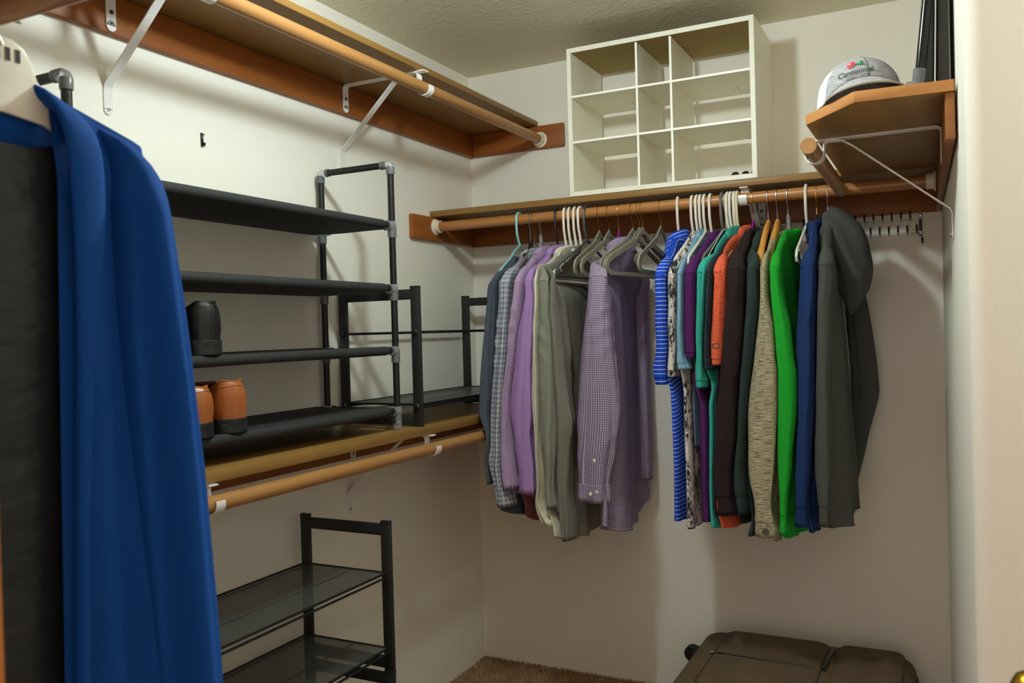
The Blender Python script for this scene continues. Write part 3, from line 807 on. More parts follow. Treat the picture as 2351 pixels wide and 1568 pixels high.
def velvet_hanger(label, x, col, yaw=0, hook='gold'):
    t = mkh('velvet_hanger', label, x, yaw)
    k = 'velvet_'+col
    if k not in HM: HM[k] = plain(k, col, .85, 0, .08, 200, .2)
    mt = HM[k]
    hold = 'holding' in label; DZ = -.022 if hold else 0.0; WS = .9 if hold else 1.0
    m = HB(); wire_hook(m, zn=-.068); m.put('hook', M[hook], t)
    n_ = [(-.004, -.062), (.004, -.062), (.008, -.069), (.020, -.075), (.034, -.086), (.046, -.100), (.052, -.112), (.040, -.107), (.026, -.094), (.012, -.087), (-.012, -.087), (-.026, -.094), (-.040, -.107), (-.052, -.112), (-.046, -.100), (-.034, -.086), (-.020, -.075), (-.008, -.069)]
    m = HB(); m.prism([(a_*(.6 if hold else 1.0), b_-(.004 if hold else 0)) for a_, b_ in n_], 'x', -.0028, .0028); m.put('neck', mt, t, bevel=.001, segs=1)
    for s in (-1, 1):
        m = HB(); m.strip([(0, s*WS*y_, z_+DZ) for y_, z_ in (((.0, -.08), (.03, -.098)) if hold else ())+((.047, -.108), (.075, -.120), (.14, -.147), (.19, -.166), (.211, -.177), (.22, -.192), (.217, -.206), (.205, -.214), (.19, -.216))], (1, 0, 0), .0056, .0155)
        m.put('arm', mt, t, ang=50)
    m = HB(); m.strip([(0, -.195*WS, -.216+DZ), (0, 0, -.216+DZ), (0, .195*WS, -.216+DZ)], (1, 0, 0), .0056, .012); m.put('trouser_bar', mt, t)
    return t
def wood_hanger(label, x, yaw=0):
    t = mkh('wooden_hanger', label, x, yaw)
    if 'wood' not in HM: HM['wood'] = wood('hanger_wood', '#c98a3a', '#dfa452', 1, .35, 30)
    m = HB(); wire_hook(m, .0018, .0195, -.082); m.put('hook', M['steel'], t)
    for s in (-1, 1):
        rings = []
        for k in range(13):
            q = k/12; y = s*(.0+.198*q); z = -.086-.060*q-.062*q**1.5
            hw = .0085+.003*q**2; hh = .0165-.006*q; sh = 0.0
            rings.append([(sh+hw*math.cos(a), y, z+hh*math.sin(a)) for a in [2*PI*j/12 for j in range(12)]])
        m = HB(); m.loft(rings, True, True); m.put('arm', HM['wood'], t, ang=70)
    return t
def clip_hanger(label, x, col, yaw=0, clear=False, wide=.0):
    t = mkh('suit_hanger', label, x, yaw)
    mt = M['clear'] if clear else hm(col)
    m = HB(); wire_hook(m, .0019, .0196, -.066); m.put('hook', M['steel'], t)
    m = HB(); m.lathe((0, 0, -.084), [(.001, 0), (.006, .0), (.0055, .016), (.0045, .024), (.001, .025)], 12); m.put('collar', mt, t)
    for s in (-1, 1):
        m = HB(); m.strip([(0, 0, -.086), (0, s*.012, -.098), (0, s*.04, -.118), (0, s*.11, -.152), (0, s*.185, -.190), (0, s*.196, -.2)], (1, 0, 0), .009, .009); m.put('arm', mt, t, ang=60)
    return t
def wire_hanger(label, x, mat, yaw=0, ):
    t = mkh('wire_hanger', label, x, yaw)
    m = HB(); wire_hook(m, .0013, .0192, -.088); m.put('hook', mat, t)
    m = HB(); m.tube(L3([(0, -.088), (-.04, -.098), (-.19, -.182), (-.212, -.196), (-.208, -.208), (-.19, -.211), (.19, -.211), (.208, -.208), (.212, -.196), (.19, -.182), (.04, -.098)]), .0014, 6, True); m.put('frame', mat, t)
    return t

WH = '#ece7dc'
tube_hanger('aqua plastic hanger holding the charcoal twill shirt', .357, '#8fc8cc', 0, ws=1.0, drop=-.014)
clip_hanger('black plastic suit hanger holding the grey plaid shirt', .399, '#15171a', 11)
wire_hanger('copper coloured wire hanger holding the dusty rose shirt', .414, M['gold'])
clip_hanger('clear plastic hanger holding the mauve shirt', .437, '#ffffff', 12, True)
tube_hanger('black plastic hanger holding the glossy lavender shirt', .5, '#141516', 4)
tube_hanger('white plastic hanger holding the cream shirt', .529, WH, 8)
tube_hanger('white plastic hanger holding the sage grey shirt', .546, WH, 8)
tube_hanger('white plastic hanger holding the taupe grey shirt', .566, WH, 5)
tube_hanger('empty white plastic hanger beside the dark grey plastic one', .585, WH, -2, drop=.016)
tube_hanger('empty dark grey plastic hanger in front of the taupe shirt', .607, '#454c4e', -5)
VG = '#8d8b7a'
velvet_hanger('empty grey velvet hanger next to the dark grey plastic hanger', .65, VG, 0)
velvet_hanger('empty grey velvet hanger behind the gingham shirt collar', .684, VG, -3)
velvet_hanger('purple velvet hanger holding the gingham shirt', .718, '#8a1f8f', 10)
velvet_hanger('empty grey velvet hanger touching the gingham shirt', .766, VG, -8)
velvet_hanger('empty grey velvet hanger in the middle of a bunch of three', .788, VG, -11)
velvet_hanger('empty grey velvet hanger on the open side of a bunch of three', .799, VG, -12)
velvet_hanger('empty grey velvet hanger next to the blue striped polo', .859, VG, -1)
tube_hanger('white plastic hanger holding the blue striped polo', .917, WH, 6)
tube_hanger('empty white plastic hanger leaning over the black and white print shirt', .963, WH, 0)
tube_hanger('white plastic hanger holding the black and white print shirt', .978, WH, -2)
tube_hanger('white plastic hanger holding the light blue shirt', .989, WH, 0)
tube_hanger('white plastic hanger holding the purple polo', 1.020, WH, 0)
tube_hanger('empty white plastic hanger between the light blue and purple shirts', 1.002, WH, 0)
tube_hanger('empty grey plastic hanger next to the teal polo', 1.056, '#6a706c', -3)
wire_hanger('thin white wire hanger beside the teal polo', 1.065, hm('#d9d9d6'), -3)
tube_hanger('white plastic hanger holding the teal polo', 1.074, WH, -6)
tube_hanger('white plastic hanger doubled up with another one holding the teal polo', 1.084, WH, -6)
tube_hanger('white plastic hanger holding the dark blue heather tee', 1.094, WH, 0)
tube_hanger('cream plastic hanger holding the coral tee', 1.103, '#e2d8b8', 0)
velvet_hanger('purple velvet hanger holding the dark brown top', 1.148, '#8a1f8f', -2)
wood_hanger('wooden hanger tilted over the pine grey top', 1.192, 2)
wood_hanger('wooden hanger holding the oatmeal heather top', 1.219, 0)
clip_hanger('clear plastic clip hanger holding the bright green sweatshirt', 1.25, '#c9c9c4', 0, True)
tube_hanger('empty white plastic hanger between the green and navy sweatshirts', 1.303, WH, 0)
velvet_hanger('dark velvet hanger holding the navy sweatshirt', 1.331, '#1c2438', 3)
clip_hanger('grey plastic hanger holding the charcoal hoodie', 1.362, '#7d8082', 4)

# ================================================================== GARMENTS
rng = np.random.default_rng(11)
def smooth(a, k=3):
    a = np.asarray(a, float)
    for _ in range(k):
        b = a.copy(); b[1:-1] = (a[:-2]+2*a[1:-1]+a[2:])/4; a = b
    return a
def sleeve_rings(rows, zs, side, W, xtop, seed, ry0=.048, steps=90, fold=1.0, yout=0.012, ybow=.02, zmax=None):
    r_ = np.random.default_rng(seed); ph = r_.uniform(0, 6.28, 6)
    rows = sorted(rows, key=lambda q: -q[0])
    zz = [q[0] for q in rows]; xc = [(q[1]+q[2])/2 for q in rows]; hw = [(q[2]-q[1])/2 for q in rows]
    z0 = zs+.012
    # shoulder cap first, then the measured run
    zk = [z0, z0-.007, z0-.019, z0-.042]+[z for z in zz if z < z0-.058]
    keep = [i for i, z in enumerate(zz) if z < z0-.058]
    xk = [xtop, xtop, xtop*.7+xc[keep[0]]*.3, xtop*.3+xc[keep[0]]*.7]+[xc[i] for i in keep]
    h1 = hw[keep[0]]
    hk = [h1*.16, h1*.52, h1*.80, h1*.97]+[hw[i] for i in keep]
    T = np.linspace(0, 1, steps)
    zt = z0+(zk[-1]-z0)*(T**1.7)
    X = smooth(np.interp(-zt, [-q for q in zk], xk)); Wd = np.interp(-zt, [-q for q in zk], hk)
    Wd[8:] = smooth(Wd[8:])
    rings = []
    for i, z in enumerate(zt):
        q = T[i]
        capf = min(1, max(0, (z0-z)/.055))
        ry = (.012+(ry0-.012)*math.sqrt(capf))*(1-.18*q)
        yc = RY+side*(W-.035+(.035+yout)*math.sqrt(capf)+ybow*math.sin(PI*min(1, q*1.1))*.6-.02*q)
        g = []
        for k in range(48):
            a = 2*PI*k/48
            cr1 = (1-abs(math.sin(1.5*a+ph[0]+.9*q)))**2; cr2 = (1-abs(math.sin(2.5*a+ph[1]-1.4*q)))**2; cr3 = (1-abs(math.sin(3.5*a+ph[2]+2.2*q)))**3
            f = 1.03+fold*min(1, q*2.5)**.8*(.13*cr1-.13*cr2*(.5+.5*math.sin(5*q+ph[4]))+.09*cr3*math.sin(7*q+ph[5])-.02)
            for qe, am in ((.42, .05), (.5, .06), (.57, .045), (.86, .03)):
                f += fold*am*math.exp(-((q-qe-.035*math.sin(a*1.5+ph[3]))/.016)**2)*max(0, math.sin(a+ph[4]))
            cx, sy = math.cos(a), math.sin(a)
            g.append((X[i]+Wd[i]*math.copysign(abs(cx)**.85, cx)*(.2+.8*f)+fold*.0015*math.sin(7*q+ph[5])*min(1, q*4), yc+ry*math.copysign(abs(sy)**.9, sy)*f, z))
        rings.append(g)
    return rings
def garment(name, cat, label, x, mat, zh, rows, zn=1.56, zs=1.492, W=.212, Wb=.225, T=.018, dx=0.0, kind='shirt', long=True, collar='shirt', far=None, seed=1, trim=None, hemcurve=.05, tt=.0075, amp=.007, group=None, cuffs=True, far_off=0.0, body_top_x=None):
    t = thing(name, label, cat, (x, RY, zh), group)
    r_ = np.random.default_rng(seed); ph = r_.uniform(0, 6.28, 8); fr = r_.uniform(.8, 1.3, 4)
    trim = trim or mat
    NS, NTT = 88, 52
    rings = []
    NK = .062
    def ztop(yy, sd):
        a = abs(yy)
        if a < NK:
            dip = .014 if sd > 0 else .055
            return zn-dip*math.cos(a/NK*PI/2)**1.2
        q = (a-NK)/(W-NK)
        return zn-(zn-zs)*(q**1.12)
    h1 = (rows[0][2]-rows[0][1])/2; xn = (rows[0][1]+rows[0][2])/2; slope = (xn-x)/W
    def body(q, a):
        c, s = math.cos(a), math.sin(a)
        yn = math.copysign(abs(c)**.72, c); sd = math.copysign(abs(s)**.62, s)
        ww = W*(1-.06*math.sin(PI*min(1, q*2.2)))*(1-q)+Wb*q
        y0 = W*yn; y1 = Wb*yn
        yy = (W*(1-q)+Wb*q-.012*math.sin(PI*q))*yn
        zt = ztop(y0, s); zb = zh+hemcurve*(abs(yn)**2.2)
        z = zt+(zb-zt)*q
        neck = math.exp(-(y0/.06)**4)*math.exp(-(q/.05)**1.3)
        th = tt+(T-tt)*min(1, (q*2.6))**.7+.034*neck
        sh = max(0, abs(yn)-.2)/.8
        th += (max(h1*.9, .012)-tt)*sh**1.3*math.exp(-(q/.16)**2)*(1 if yn < 0 else .6)
        nk = math.exp(-(y0/.066)**6)
        th *= nk+(1-nk)*(.04+.96*min(1, q/.014)**.5)
        tw = -slope*yy*(1-.6*q)
        th *= (1-.25*abs(yn)**6)
        wv = amp*(q**.6)*(math.sin(yn*5.2*fr[0]+ph[0]+.6*q)+.6*math.sin(yn*9*fr[1]+ph[1]-1.2*q)+.35*math.sin(yn*17*fr[2]+ph[2]+q*2))
        dr = amp*.5*math.sin(yn*3+q*7+ph[3])*q*(1-q)*2
        return (x+dx*q+sd*th+wv+dr+tw, RY+yy, z)
    for i in range(NTT):
        q = (i/(NTT-1))**1.9
        rings.append([body(q, 2*PI*k/NS) for k in range(NS)])
    m = MB(); m.loft(rings); bd = m.build('body', mat, t, ang=180)
    # hem fold
    hb = [[(p[0]*1.0, p[1], p[2]+.004) for p in rings[-1]], [(x+dx+(p[0]-x-dx)*1.06, p[1], p[2]-.001) for p in rings[-1]], [(x+dx+(p[0]-x-dx)*.9, p[1], p[2]-.001) for p in rings[-1]], [(x+dx+(p[0]-x-dx)*.85, p[1], p[2]+.012) for p in rings[-1]]]
    m = MB(); m.loft(hb); m.build('hem', trim, t, ang=180)
    # sleeves
    near = rows
    farr = far or [(z, x+dx*.5-.018, x+dx*.5+.024) for z, a, b in rows]
    for sd, rr in ((-1, near), (1, farr)):
        rg = sleeve_rings(rr, zs, sd, W, xn if sd < 0 else x-slope*W*.8, seed*7+sd+2, fold=1.9 if kind == 'shirt' else .8, ry0=.047 if sd < 0 else .034, yout=.012 if sd < 0 else .0, ybow=.02 if sd < 0 else .004)
        nb = len(rg)
        cut = nb
        if cuffs:
            zl = rg[-1][0][2]; ch = .06 if long else .022
            cut = max(5, next((i for i, g in enumerate(rg) if g[0][2] < zl+ch), nb-1))
        m = MB(); m.loft(rg[:cut+1], cap0=True)
        sl = m.build('sleeve', mat, t, ang=180)
        if cuffs and cut < nb-1:
            cg = []
            cen = lambda g: (sum(p[0] for p in g)/len(g), sum(p[1] for p in g)/len(g))
            for i, g in enumerate(rg[cut:]):
                c = cen(g); k_ = 1.035 if kind == 'shirt' else .94
                cg.append([(c[0]+(p[0]-c[0])*k_, c[1]+(p[1]-c[1])*k_, p[2]) for p in g])
            g = cg[-1]; c = cen(g)
            cg.append([(c[0]+(p[0]-c[0])*.9, c[1]+(p[1]-c[1])*.9, p[2]+.001) for p in g])
            cg.append([(c[0]+(p[0]-c[0])*.86, c[1]+(p[1]-c[1])*.86, p[2]+.02) for p in g])
            m = MB(); m.loft(cg); cf = m.build('cuff', trim, sl, ang=180)
        # armhole seam: a thin stitched ring tilted from the shoulder point to the underarm
        i0 = next(i for i, g in enumerate(rg) if g[0][2] < zs-.055); ns = len(rg[0]); pth = []
        for k in range(ns):
            off = int(round(3*math.sin(2*PI*k/ns)*(1 if sd < 0 else -1)))
            pth.append(rg[i0+off][k])
        m = MB(); m.tube(pth, .0013, 5, True); m.build('armhole_seam', trim, sl)
    # collar
    def ringc(z, ry, rx, dipf):
        return [(x+rx*math.sin(2*PI*k/32)-.004, RY+ry*math.cos(2*PI*k/32), z-dipf*(.5-.5*math.sin(2*PI*k/32))) for k in range(32)]
    if collar == 'shirt':
        cg = [ringc(zn-.018, .062, .036, .045), ringc(zn+.002, .058, .034, .036), ringc(zn+.022, .055, .031, .03), ringc(zn+.026, .057, .032, .03), ringc(zn+.022, .062, .036, .032), ringc(zn-.004, .069, .043, .04), ringc(zn-.020, .073, .047, .045)]
        m = MB(); m.loft(cg); m.build('collar', trim, t, ang=180)
    elif collar == 'rib':
        cg = [ringc(zn-.018, .066, .038, .05), ringc(zn-.004, .064, .036, .048), ringc(zn+.006, .060, .032, .046), ringc(zn+.004, .056, .029, .046), ringc(zn-.014, .056, .029, .05)]
        m = MB(); m.loft(cg); m.build('neckband', trim, t, ang=180)
    return t, rings

FB = {
 'charcoal': fabric('charcoal_twill', '#596170', kind='twill', c2='#3c434f', period=.0055),
 'plaid': fabric('grey_plaid', '#747986', kind='plaid', c2='#c9ccd8'),
 'mauve': fabric('mauve_poplin', '#b397bd', spec=.35, rough=.7),
 'lavender': fabric('lavender_sateen', '#b18acb', rough=.5, spec=.45),
 'rose': fabric('dusty_rose', '#9c6264'),
 'cream': fabric('cream_poplin', '#e4ddc6'),
 'sage': fabric('sage_grey', '#8f9083'),
 'taupe': fabric('taupe_grey', '#817c74'),
 'gingham': fabric('purple_gingham', '#553a5a', kind='gingham', c2='#cfc8da', c3='#927f9c', period=.0054),
 'polo': fabric('blue_stripe_knit', '#1c49c8', kind='stripe', c2='#c9d4ea', period=.0125, duty=.16, wrs=.35),
 'print': fabric('black_white_print', '#e2d9d2', kind='print', c2='#17171a', wrs=.35),
 'sky': fabric('light_blue_knit', '#8ab6d4'),
 'purple': fabric('purple_knit', '#5b2466'),
 'teal': fabric('teal_stripe_knit', '#3fb3a2', kind='stripe', c2='#2f9486', period=.0055, duty=.35),
 'ink': fabric('ink_heather', '#39434f', kind='heather', c2='#1b232d', su=60, sv=300),
 'coral': fabric('coral_heather', '#ee6a49', kind='heather', c2='#b84a33', su=40, sv=380, p=.5),
 'brown': fabric('dark_brown_fleece', '#2e2324'),
 'pine': fabric('pine_grey_fleece', '#31403f'),
 'heather': fabric('oatmeal_heather', '#c0b496', kind='heather', c2='#3d3a36', su=55, sv=420, p=.56),
 'green': fabric('bright_green_fleece', '#23b035'),
 'navy': fabric('navy_fleece', '#213a70'),
 'hoodie': fabric('charcoal_fleece', '#545653', kind='heather', c2='#444644', su=900, sv=900, p=.6),
}
DATA = {
'charcoal':(0.675,[(1.45,.374,.432),(1.381,.356,.422),(1.241,.329,.402),(1.128,.313,.391),(1.036,.306,.38),(.959,.319,.378),(.875,.33,.375),(.804,.341,.376)]),
'plaid':(.739,[(1.448,.406,.474),(1.378,.391,.459),(1.24,.375,.447),(1.101,.355,.435),(.988,.337,.426),(.889,.318,.419),(.854,.323,.414),(.819,.338,.397),(.776,.348,.388),(.732,.35,.383)]),
'mauve':(.733,[(1.432,.452,.508),(1.35,.438,.491),(1.24,.43,.48),(1.101,.407,.468),(.961,.39,.456),(.87,.375,.43),(.792,.38,.423)]),
'lavender':(.75,[(1.403,.488,.538),(1.308,.466,.527),(1.17,.442,.517),(1.032,.408,.507),(.962,.409,.508),(.859,.415,.511),(.782,.419,.507)]),
'cream':(.606,[(1.456,.536,.584),(1.375,.525,.562),(1.239,.515,.548),(1.102,.498,.529),(.965,.514,.562),(.759,.508,.571),(.685,.516,.573)]),
'sage':(.679,[(1.387,.542,.604),(1.319,.531,.599),(1.17,.523,.6),(1.034,.516,.591),(.965,.511,.574),(.897,.512,.567),(.842,.516,.563),(.738,.519,.548)]),
'taupe':(.621,[(1.371,.566,.600),(1.17,.570,.612),(1.021,.572,.634),(.899,.567,.631),(.804,.569,.628),(.722,.577,.623),(.641,.591,.617)]),
'gingham':(.65,[(1.45,.722,.786),(1.367,.702,.772),(1.236,.681,.779),(1.103,.661,.788),(1.023,.649,.788),(.944,.638,.776),(.876,.633,.761),(.769,.632,.749)]),
'polo':(.716,[(1.435,.915,.963),(1.36,.909,.955),(1.232,.903,.945),(1.168,.896,.94),(1.127,.898,.935)]),
'print':(.696,[(1.421,.954,.989),(1.294,.947,.983),(1.168,.934,.972),(1.15,.933,.972)]),
'sky':(.771,[(1.446,.984,1.007),(1.357,.976,1.0),(1.232,.966,.993),(1.194,.959,.989),(1.171,.957,.988)]),
'purple':(.72,[(1.44,1.0,1.038),(1.357,.991,1.033),(1.231,.984,1.027),(1.204,.982,1.022)]),
'teal':(.704,[(1.44,1.035,1.07),(1.405,1.032,1.064),(1.231,1.024,1.05),(1.143,1.016,1.045),(1.118,1.013,1.042)]),
'ink':(.737,[(1.44,1.06,1.087),(1.355,1.049,1.073),(1.23,1.042,1.067),(1.17,1.04,1.063)]),
'coral':(.706,[(1.427,1.071,1.114),(1.353,1.066,1.11),(1.23,1.057,1.102),(1.183,1.053,1.096)]),
'brown':(.729,[(1.44,1.11,1.173),(1.352,1.105,1.168),(1.23,1.097,1.161),(1.106,1.082,1.149),(.982,1.062,1.14),(.857,1.038,1.127),(.756,1.023,1.118)]),
'pine':(.695,[(1.446,1.181,1.219),(1.35,1.167,1.211),(1.228,1.156,1.202),(1.106,1.143,1.196),(.984,1.132,1.188),(.885,1.116,1.174),(.823,1.102,1.169),(.762,1.11,1.147)]),
'heather':(.687,[(1.457,1.216,1.237),(1.373,1.208,1.233),(1.288,1.195,1.243),(1.167,1.176,1.251),(1.046,1.158,1.25),(.924,1.148,1.246),(.863,1.146,1.243),(.802,1.155,1.243),(.702,1.163,1.237)]),
'green':(.698,[(1.395,1.231,1.272),(1.287,1.228,1.284),(1.167,1.23,1.3),(1.046,1.235,1.299),(.926,1.236,1.287),(.77,1.237,1.272),(.711,1.238,1.266)]),
'navy':(.718,[(1.426,1.32,1.366),(1.344,1.313,1.361),(1.167,1.3,1.354),(.988,1.288,1.346),(.869,1.277,1.338),(.74,1.267,1.332)]),
'hoodie':(.747,[(1.413,1.357,1.399),(1.343,1.352,1.389),(1.167,1.344,1.385),(.99,1.335,1.39),(.871,1.328,1.391),(.8,1.33,1.388),(.745,1.332,1.385)]),
}
def clampx(seq, who='left'):
    # neighbours on a crowded rod: each sleeve stops where the next one begins
    for a, b in zip(seq[:-1], seq[1:]):
        za, ra = DATA[a]; zb, rb = DATA[b]
        Zb = [q[0] for q in rb][::-1]; Lb = [q[1] for q in rb][::-1]
        out = []
        for z, l, r in ra:
            if z < Zb[0]-.03: out.append((z, l, r)); continue
            lim = float(np.interp(z, Zb, Lb))+.007
            out.append((z, l, max(l+.018, min(r, lim))))
        DATA[a] = (za, out)
clampx(['charcoal', 'plaid', 'mauve', 'lavender', 'cream', 'sage'])
clampx(['polo', 'print', 'sky', 'purple', 'teal', 'ink', 'coral', 'brown', 'pine', 'heather'])
clampx(['navy', 'hoodie'])
zg, rg_ = DATA['green']; Zh = [q[0] for q in DATA['heather'][1]][::-1]; Rh = [q[2] for q in DATA['heather'][1]][::-1]
DATA['green'] = (zg, [(z, min(r-.02, max(l, float(np.interp(z, Zh, Rh))-.008)), r) for z, l, r in rg_])
def G(key, name, label, x, **k):
    zh, rows = DATA[key]
    return garment(name, k.pop('cat', 'shirt'), label, x, FB[key], k.pop('zh', zh), rows, **k)
G('charcoal', 'dress_shirt', 'charcoal twill shirt at the corner end of the rod', .357, seed=1, T=.016, dx=.02, zn=1.552, zs=1.485, amp=.005, collar='none')
G('plaid', 'dress_shirt', 'grey and white plaid shirt beside the charcoal one', .399, seed=2, T=.015, dx=.0, zn=1.553, amp=.005)
garment('dress_shirt', 'shirt', 'dusty rose shirt showing only its hem under the lavender shirt', .414, FB['rose'], .655, [(1.43, .418, .436), (1.1, .412, .430), (.8, .410, .428)], zn=1.53, zs=1.47, W=.14, Wb=.19, T=.008, dx=.025, seed=30, amp=.002, collar='none')
G('mauve', 'dress_shirt', 'dull mauve long sleeved shirt beside the plaid shirt', .437, seed=3, T=.014, dx=.0, zn=1.556, amp=.005)
G('lavender', 'dress_shirt', 'glossy lavender long sleeved shirt with wide cuffs', .5, seed=4, T=.015, dx=-.025, zn=1.556, amp=.006)
G('cream', 'dress_shirt', 'cream shirt with the lowest hem beside the lavender shirt', .529, seed=5, T=.013, dx=.03, zn=1.552, amp=.005, Wb=.24)
G('sage', 'dress_shirt', 'sage grey shirt between the cream and taupe shirts', .546, seed=6, T=.012, dx=.0, zn=1.548, amp=.005)
G('taupe', 'dress_shirt', 'taupe grey shirt with pleated back turned to the room', .566, seed=7, T=.013, dx=.02, zn=1.556, zs=1.488, amp=.009, collar='none')
gm_, gr = G('gingham', 'dress_shirt', 'purple and white gingham shirt with buttoned cuffs', .718, seed=8, T=.02, dx=-.0, zn=1.566, amp=.011, W=.218, Wb=.245)
for i, (yy, zz) in enumerate(((-.575, .80), (-.567, .806), (-.566, .90))):
    m = MB(); m.lathe((.70+.018*i*(i < 2)+.012*(i == 2), yy, zz), [(.001, 0), (.0055, 0), (.0055, -.002), (.003, -.003), (.001, -.003)], 12, 'y'); m.build('button', M['ivory'], gm_)['label'] = 'pale shirt button'
P_ = dict(long=False, kind='knit', hemcurve=.012)
G('polo', 'polo_shirt', 'royal blue polo with thin white stripes', .917, seed=9, T=.016, dx=.02, zn=1.575, amp=.006, **P_)
G('print', 'casual_shirt', 'white short sleeved shirt with black abstract print', .978, seed=10, T=.015, dx=.004, zn=1.565, amp=.005, trim=FB['print'], **P_)
G('sky', 'polo_shirt', 'light blue short sleeved shirt beside the purple polo', .989, seed=11, T=.005, dx=-.006, zh=.93, Wb=.16, zn=1.572, amp=.004, **P_)
G('purple', 'polo_shirt', 'dark purple polo beside the teal polo', 1.020, seed=12, T=.018, dx=.010, zn=1.564, amp=.005, **P_)
G('teal', 'polo_shirt', 'teal polo with fine tonal stripes', 1.079, seed=13, T=.016, dx=-.002, zn=1.572, amp=.005, **P_)
G('ink', 't_shirt', 'dark blue heather tee between the teal and coral shirts', 1.094, seed=14, T=.007, dx=-.012, zn=1.565, amp=.003, collar='rib', cat='t-shirt', **P_)
ct, _ = G('coral', 't_shirt', 'coral orange heather tee with a dark oval on the sleeve', 1.103, seed=15, T=.012, dx=-.008, zn=1.572, amp=.005, cat='t-shirt', **P_)
K_ = dict(kind='knit', hemcurve=.006, collar='rib', cat='sweatshirt')
G('brown', 'sweatshirt', 'dark brown long sleeved top beside the coral tee', 1.148, seed=16, T=.02, dx=-.012, zn=1.585, amp=.006, **K_)
G('pine', 'sweatshirt', 'dark pine grey long sleeved top on a wooden hanger', 1.192, seed=17, tt=.0125, T=.017, dx=-.022, zn=1.58, amp=.006, **K_)
ht, _ = G('heather', 'sweatshirt', 'oatmeal heather long sleeved top with a small round logo', 1.219, seed=18, tt=.0125, T=.015, dx=.0, zn=1.568, amp=.004, **K_)
G('green', 'sweatshirt', 'bright green crew neck sweatshirt', 1.25, seed=19, T=.018, dx=.015, zn=1.572, amp=.009, **K_)
G('navy', 'sweatshirt', 'navy blue sweatshirt beside the charcoal hoodie', 1.331, seed=20, T=.015, dx=-.005, zn=1.595, amp=.007, **K_)
HFAR = [(1.43, 1.372, 1.425), (1.3, 1.38, 1.447), (1.18, 1.39, 1.465), (1.07, 1.395, 1.476), (.97, 1.385, 1.45), (.88, 1.375, 1.43), (.80, 1.365, 1.41), (.735, 1.362, 1.398)]
hd, _ = G('hoodie', 'hooded_sweatshirt', 'charcoal grey hoodie with its hood hanging back', 1.362, seed=21, T=.024, dx=.028, zn=1.585, amp=.008, zh=.735, far=HFAR, **K_)
# hood: a soft pouch drooping from the neck toward the side wall
prof = [(1.622, 1.352, .012, .02), (1.615, 1.356, .026, .045), (1.59, 1.368, .040, .072), (1.55, 1.388, .048, .092), (1.50, 1.408, .050, .102), (1.45, 1.425, .049, .100), (1.41, 1.432, .043, .090), (1.375, 1.434, .034, .072), (1.35, 1.428, .022, .050), (1.338, 1.422, .008, .022)]
rings = []
for i, (z, xc, rx, ry) in enumerate(prof):
    g = []
    for k in range(40):
        a = 2*PI*k/40; c, s = math.cos(a), math.sin(a)
        f = 1+.07*math.sin(3*a+i*.5)+.06*math.sin(5*a-i*.8)-.16*math.exp(-((a-PI*1.28)/.22)**2)*math.sin(PI*i/9)
        g.append((xc+rx*math.copysign(abs(c)**.8, c)*f, RY+ry*math.copysign(abs(s)**.9, s)*f, z-.022*abs(s)**2*(i/len(prof))+.012*c))
    rings.append(g)
def dense(rings, n):
    R = np.array(rings, float); m_ = len(R); T_ = np.linspace(0, m_-1, n); o = []
    for q in T_:
        i = min(int(q), m_-2); f = q-i
        p0, p1, p2, p3 = R[max(i-1, 0)], R[i], R[i+1], R[min(i+2, m_-1)]
        o.append(.5*((2*p1)+(-p0+p2)*f+(2*p0-5*p1+4*p2-p3)*f*f+(-p0+3*p1-3*p2+p3)*f**3))
    return [[tuple(p) for p in g] for g in o]
m = MB(); m.loft(dense(rings, 40), True, True); m.build('hood', FB['hoodie'], hd, ang=180)
m = MB(); m.tube([(1.352, -.375, 1.575), (1.35, -.40, 1.545), (1.352, -.41, 1.50)], .008, 8); m.build('hood_edge', FB['hoodie'], hd)
# coral sleeve oval logo, oatmeal round logo: flat rings lying on the sleeve
m = MB(); el = [(1.0915+.0105*math.cos(q), -.586+.0007*math.cos(q), 1.238+.0066*math.sin(q)) for q in [2*PI*k/24 for k in range(24)]]
m.tube(el, .0017, 6, True); m.build('oval_logo', plain('logo_grey', '#4a4444', .8), ct)['label'] = 'dark oval ring logo'
m = MB(); m.lathe((1.212, -.578, .727), [(.001, 0), (.0095, 0), (.0095, -.003), (.001, -.0035)], 20, 'y'); m.build('round_logo', plain('logo_brown', '#544a44', .8), ht)['label'] = 'small dark round logo'

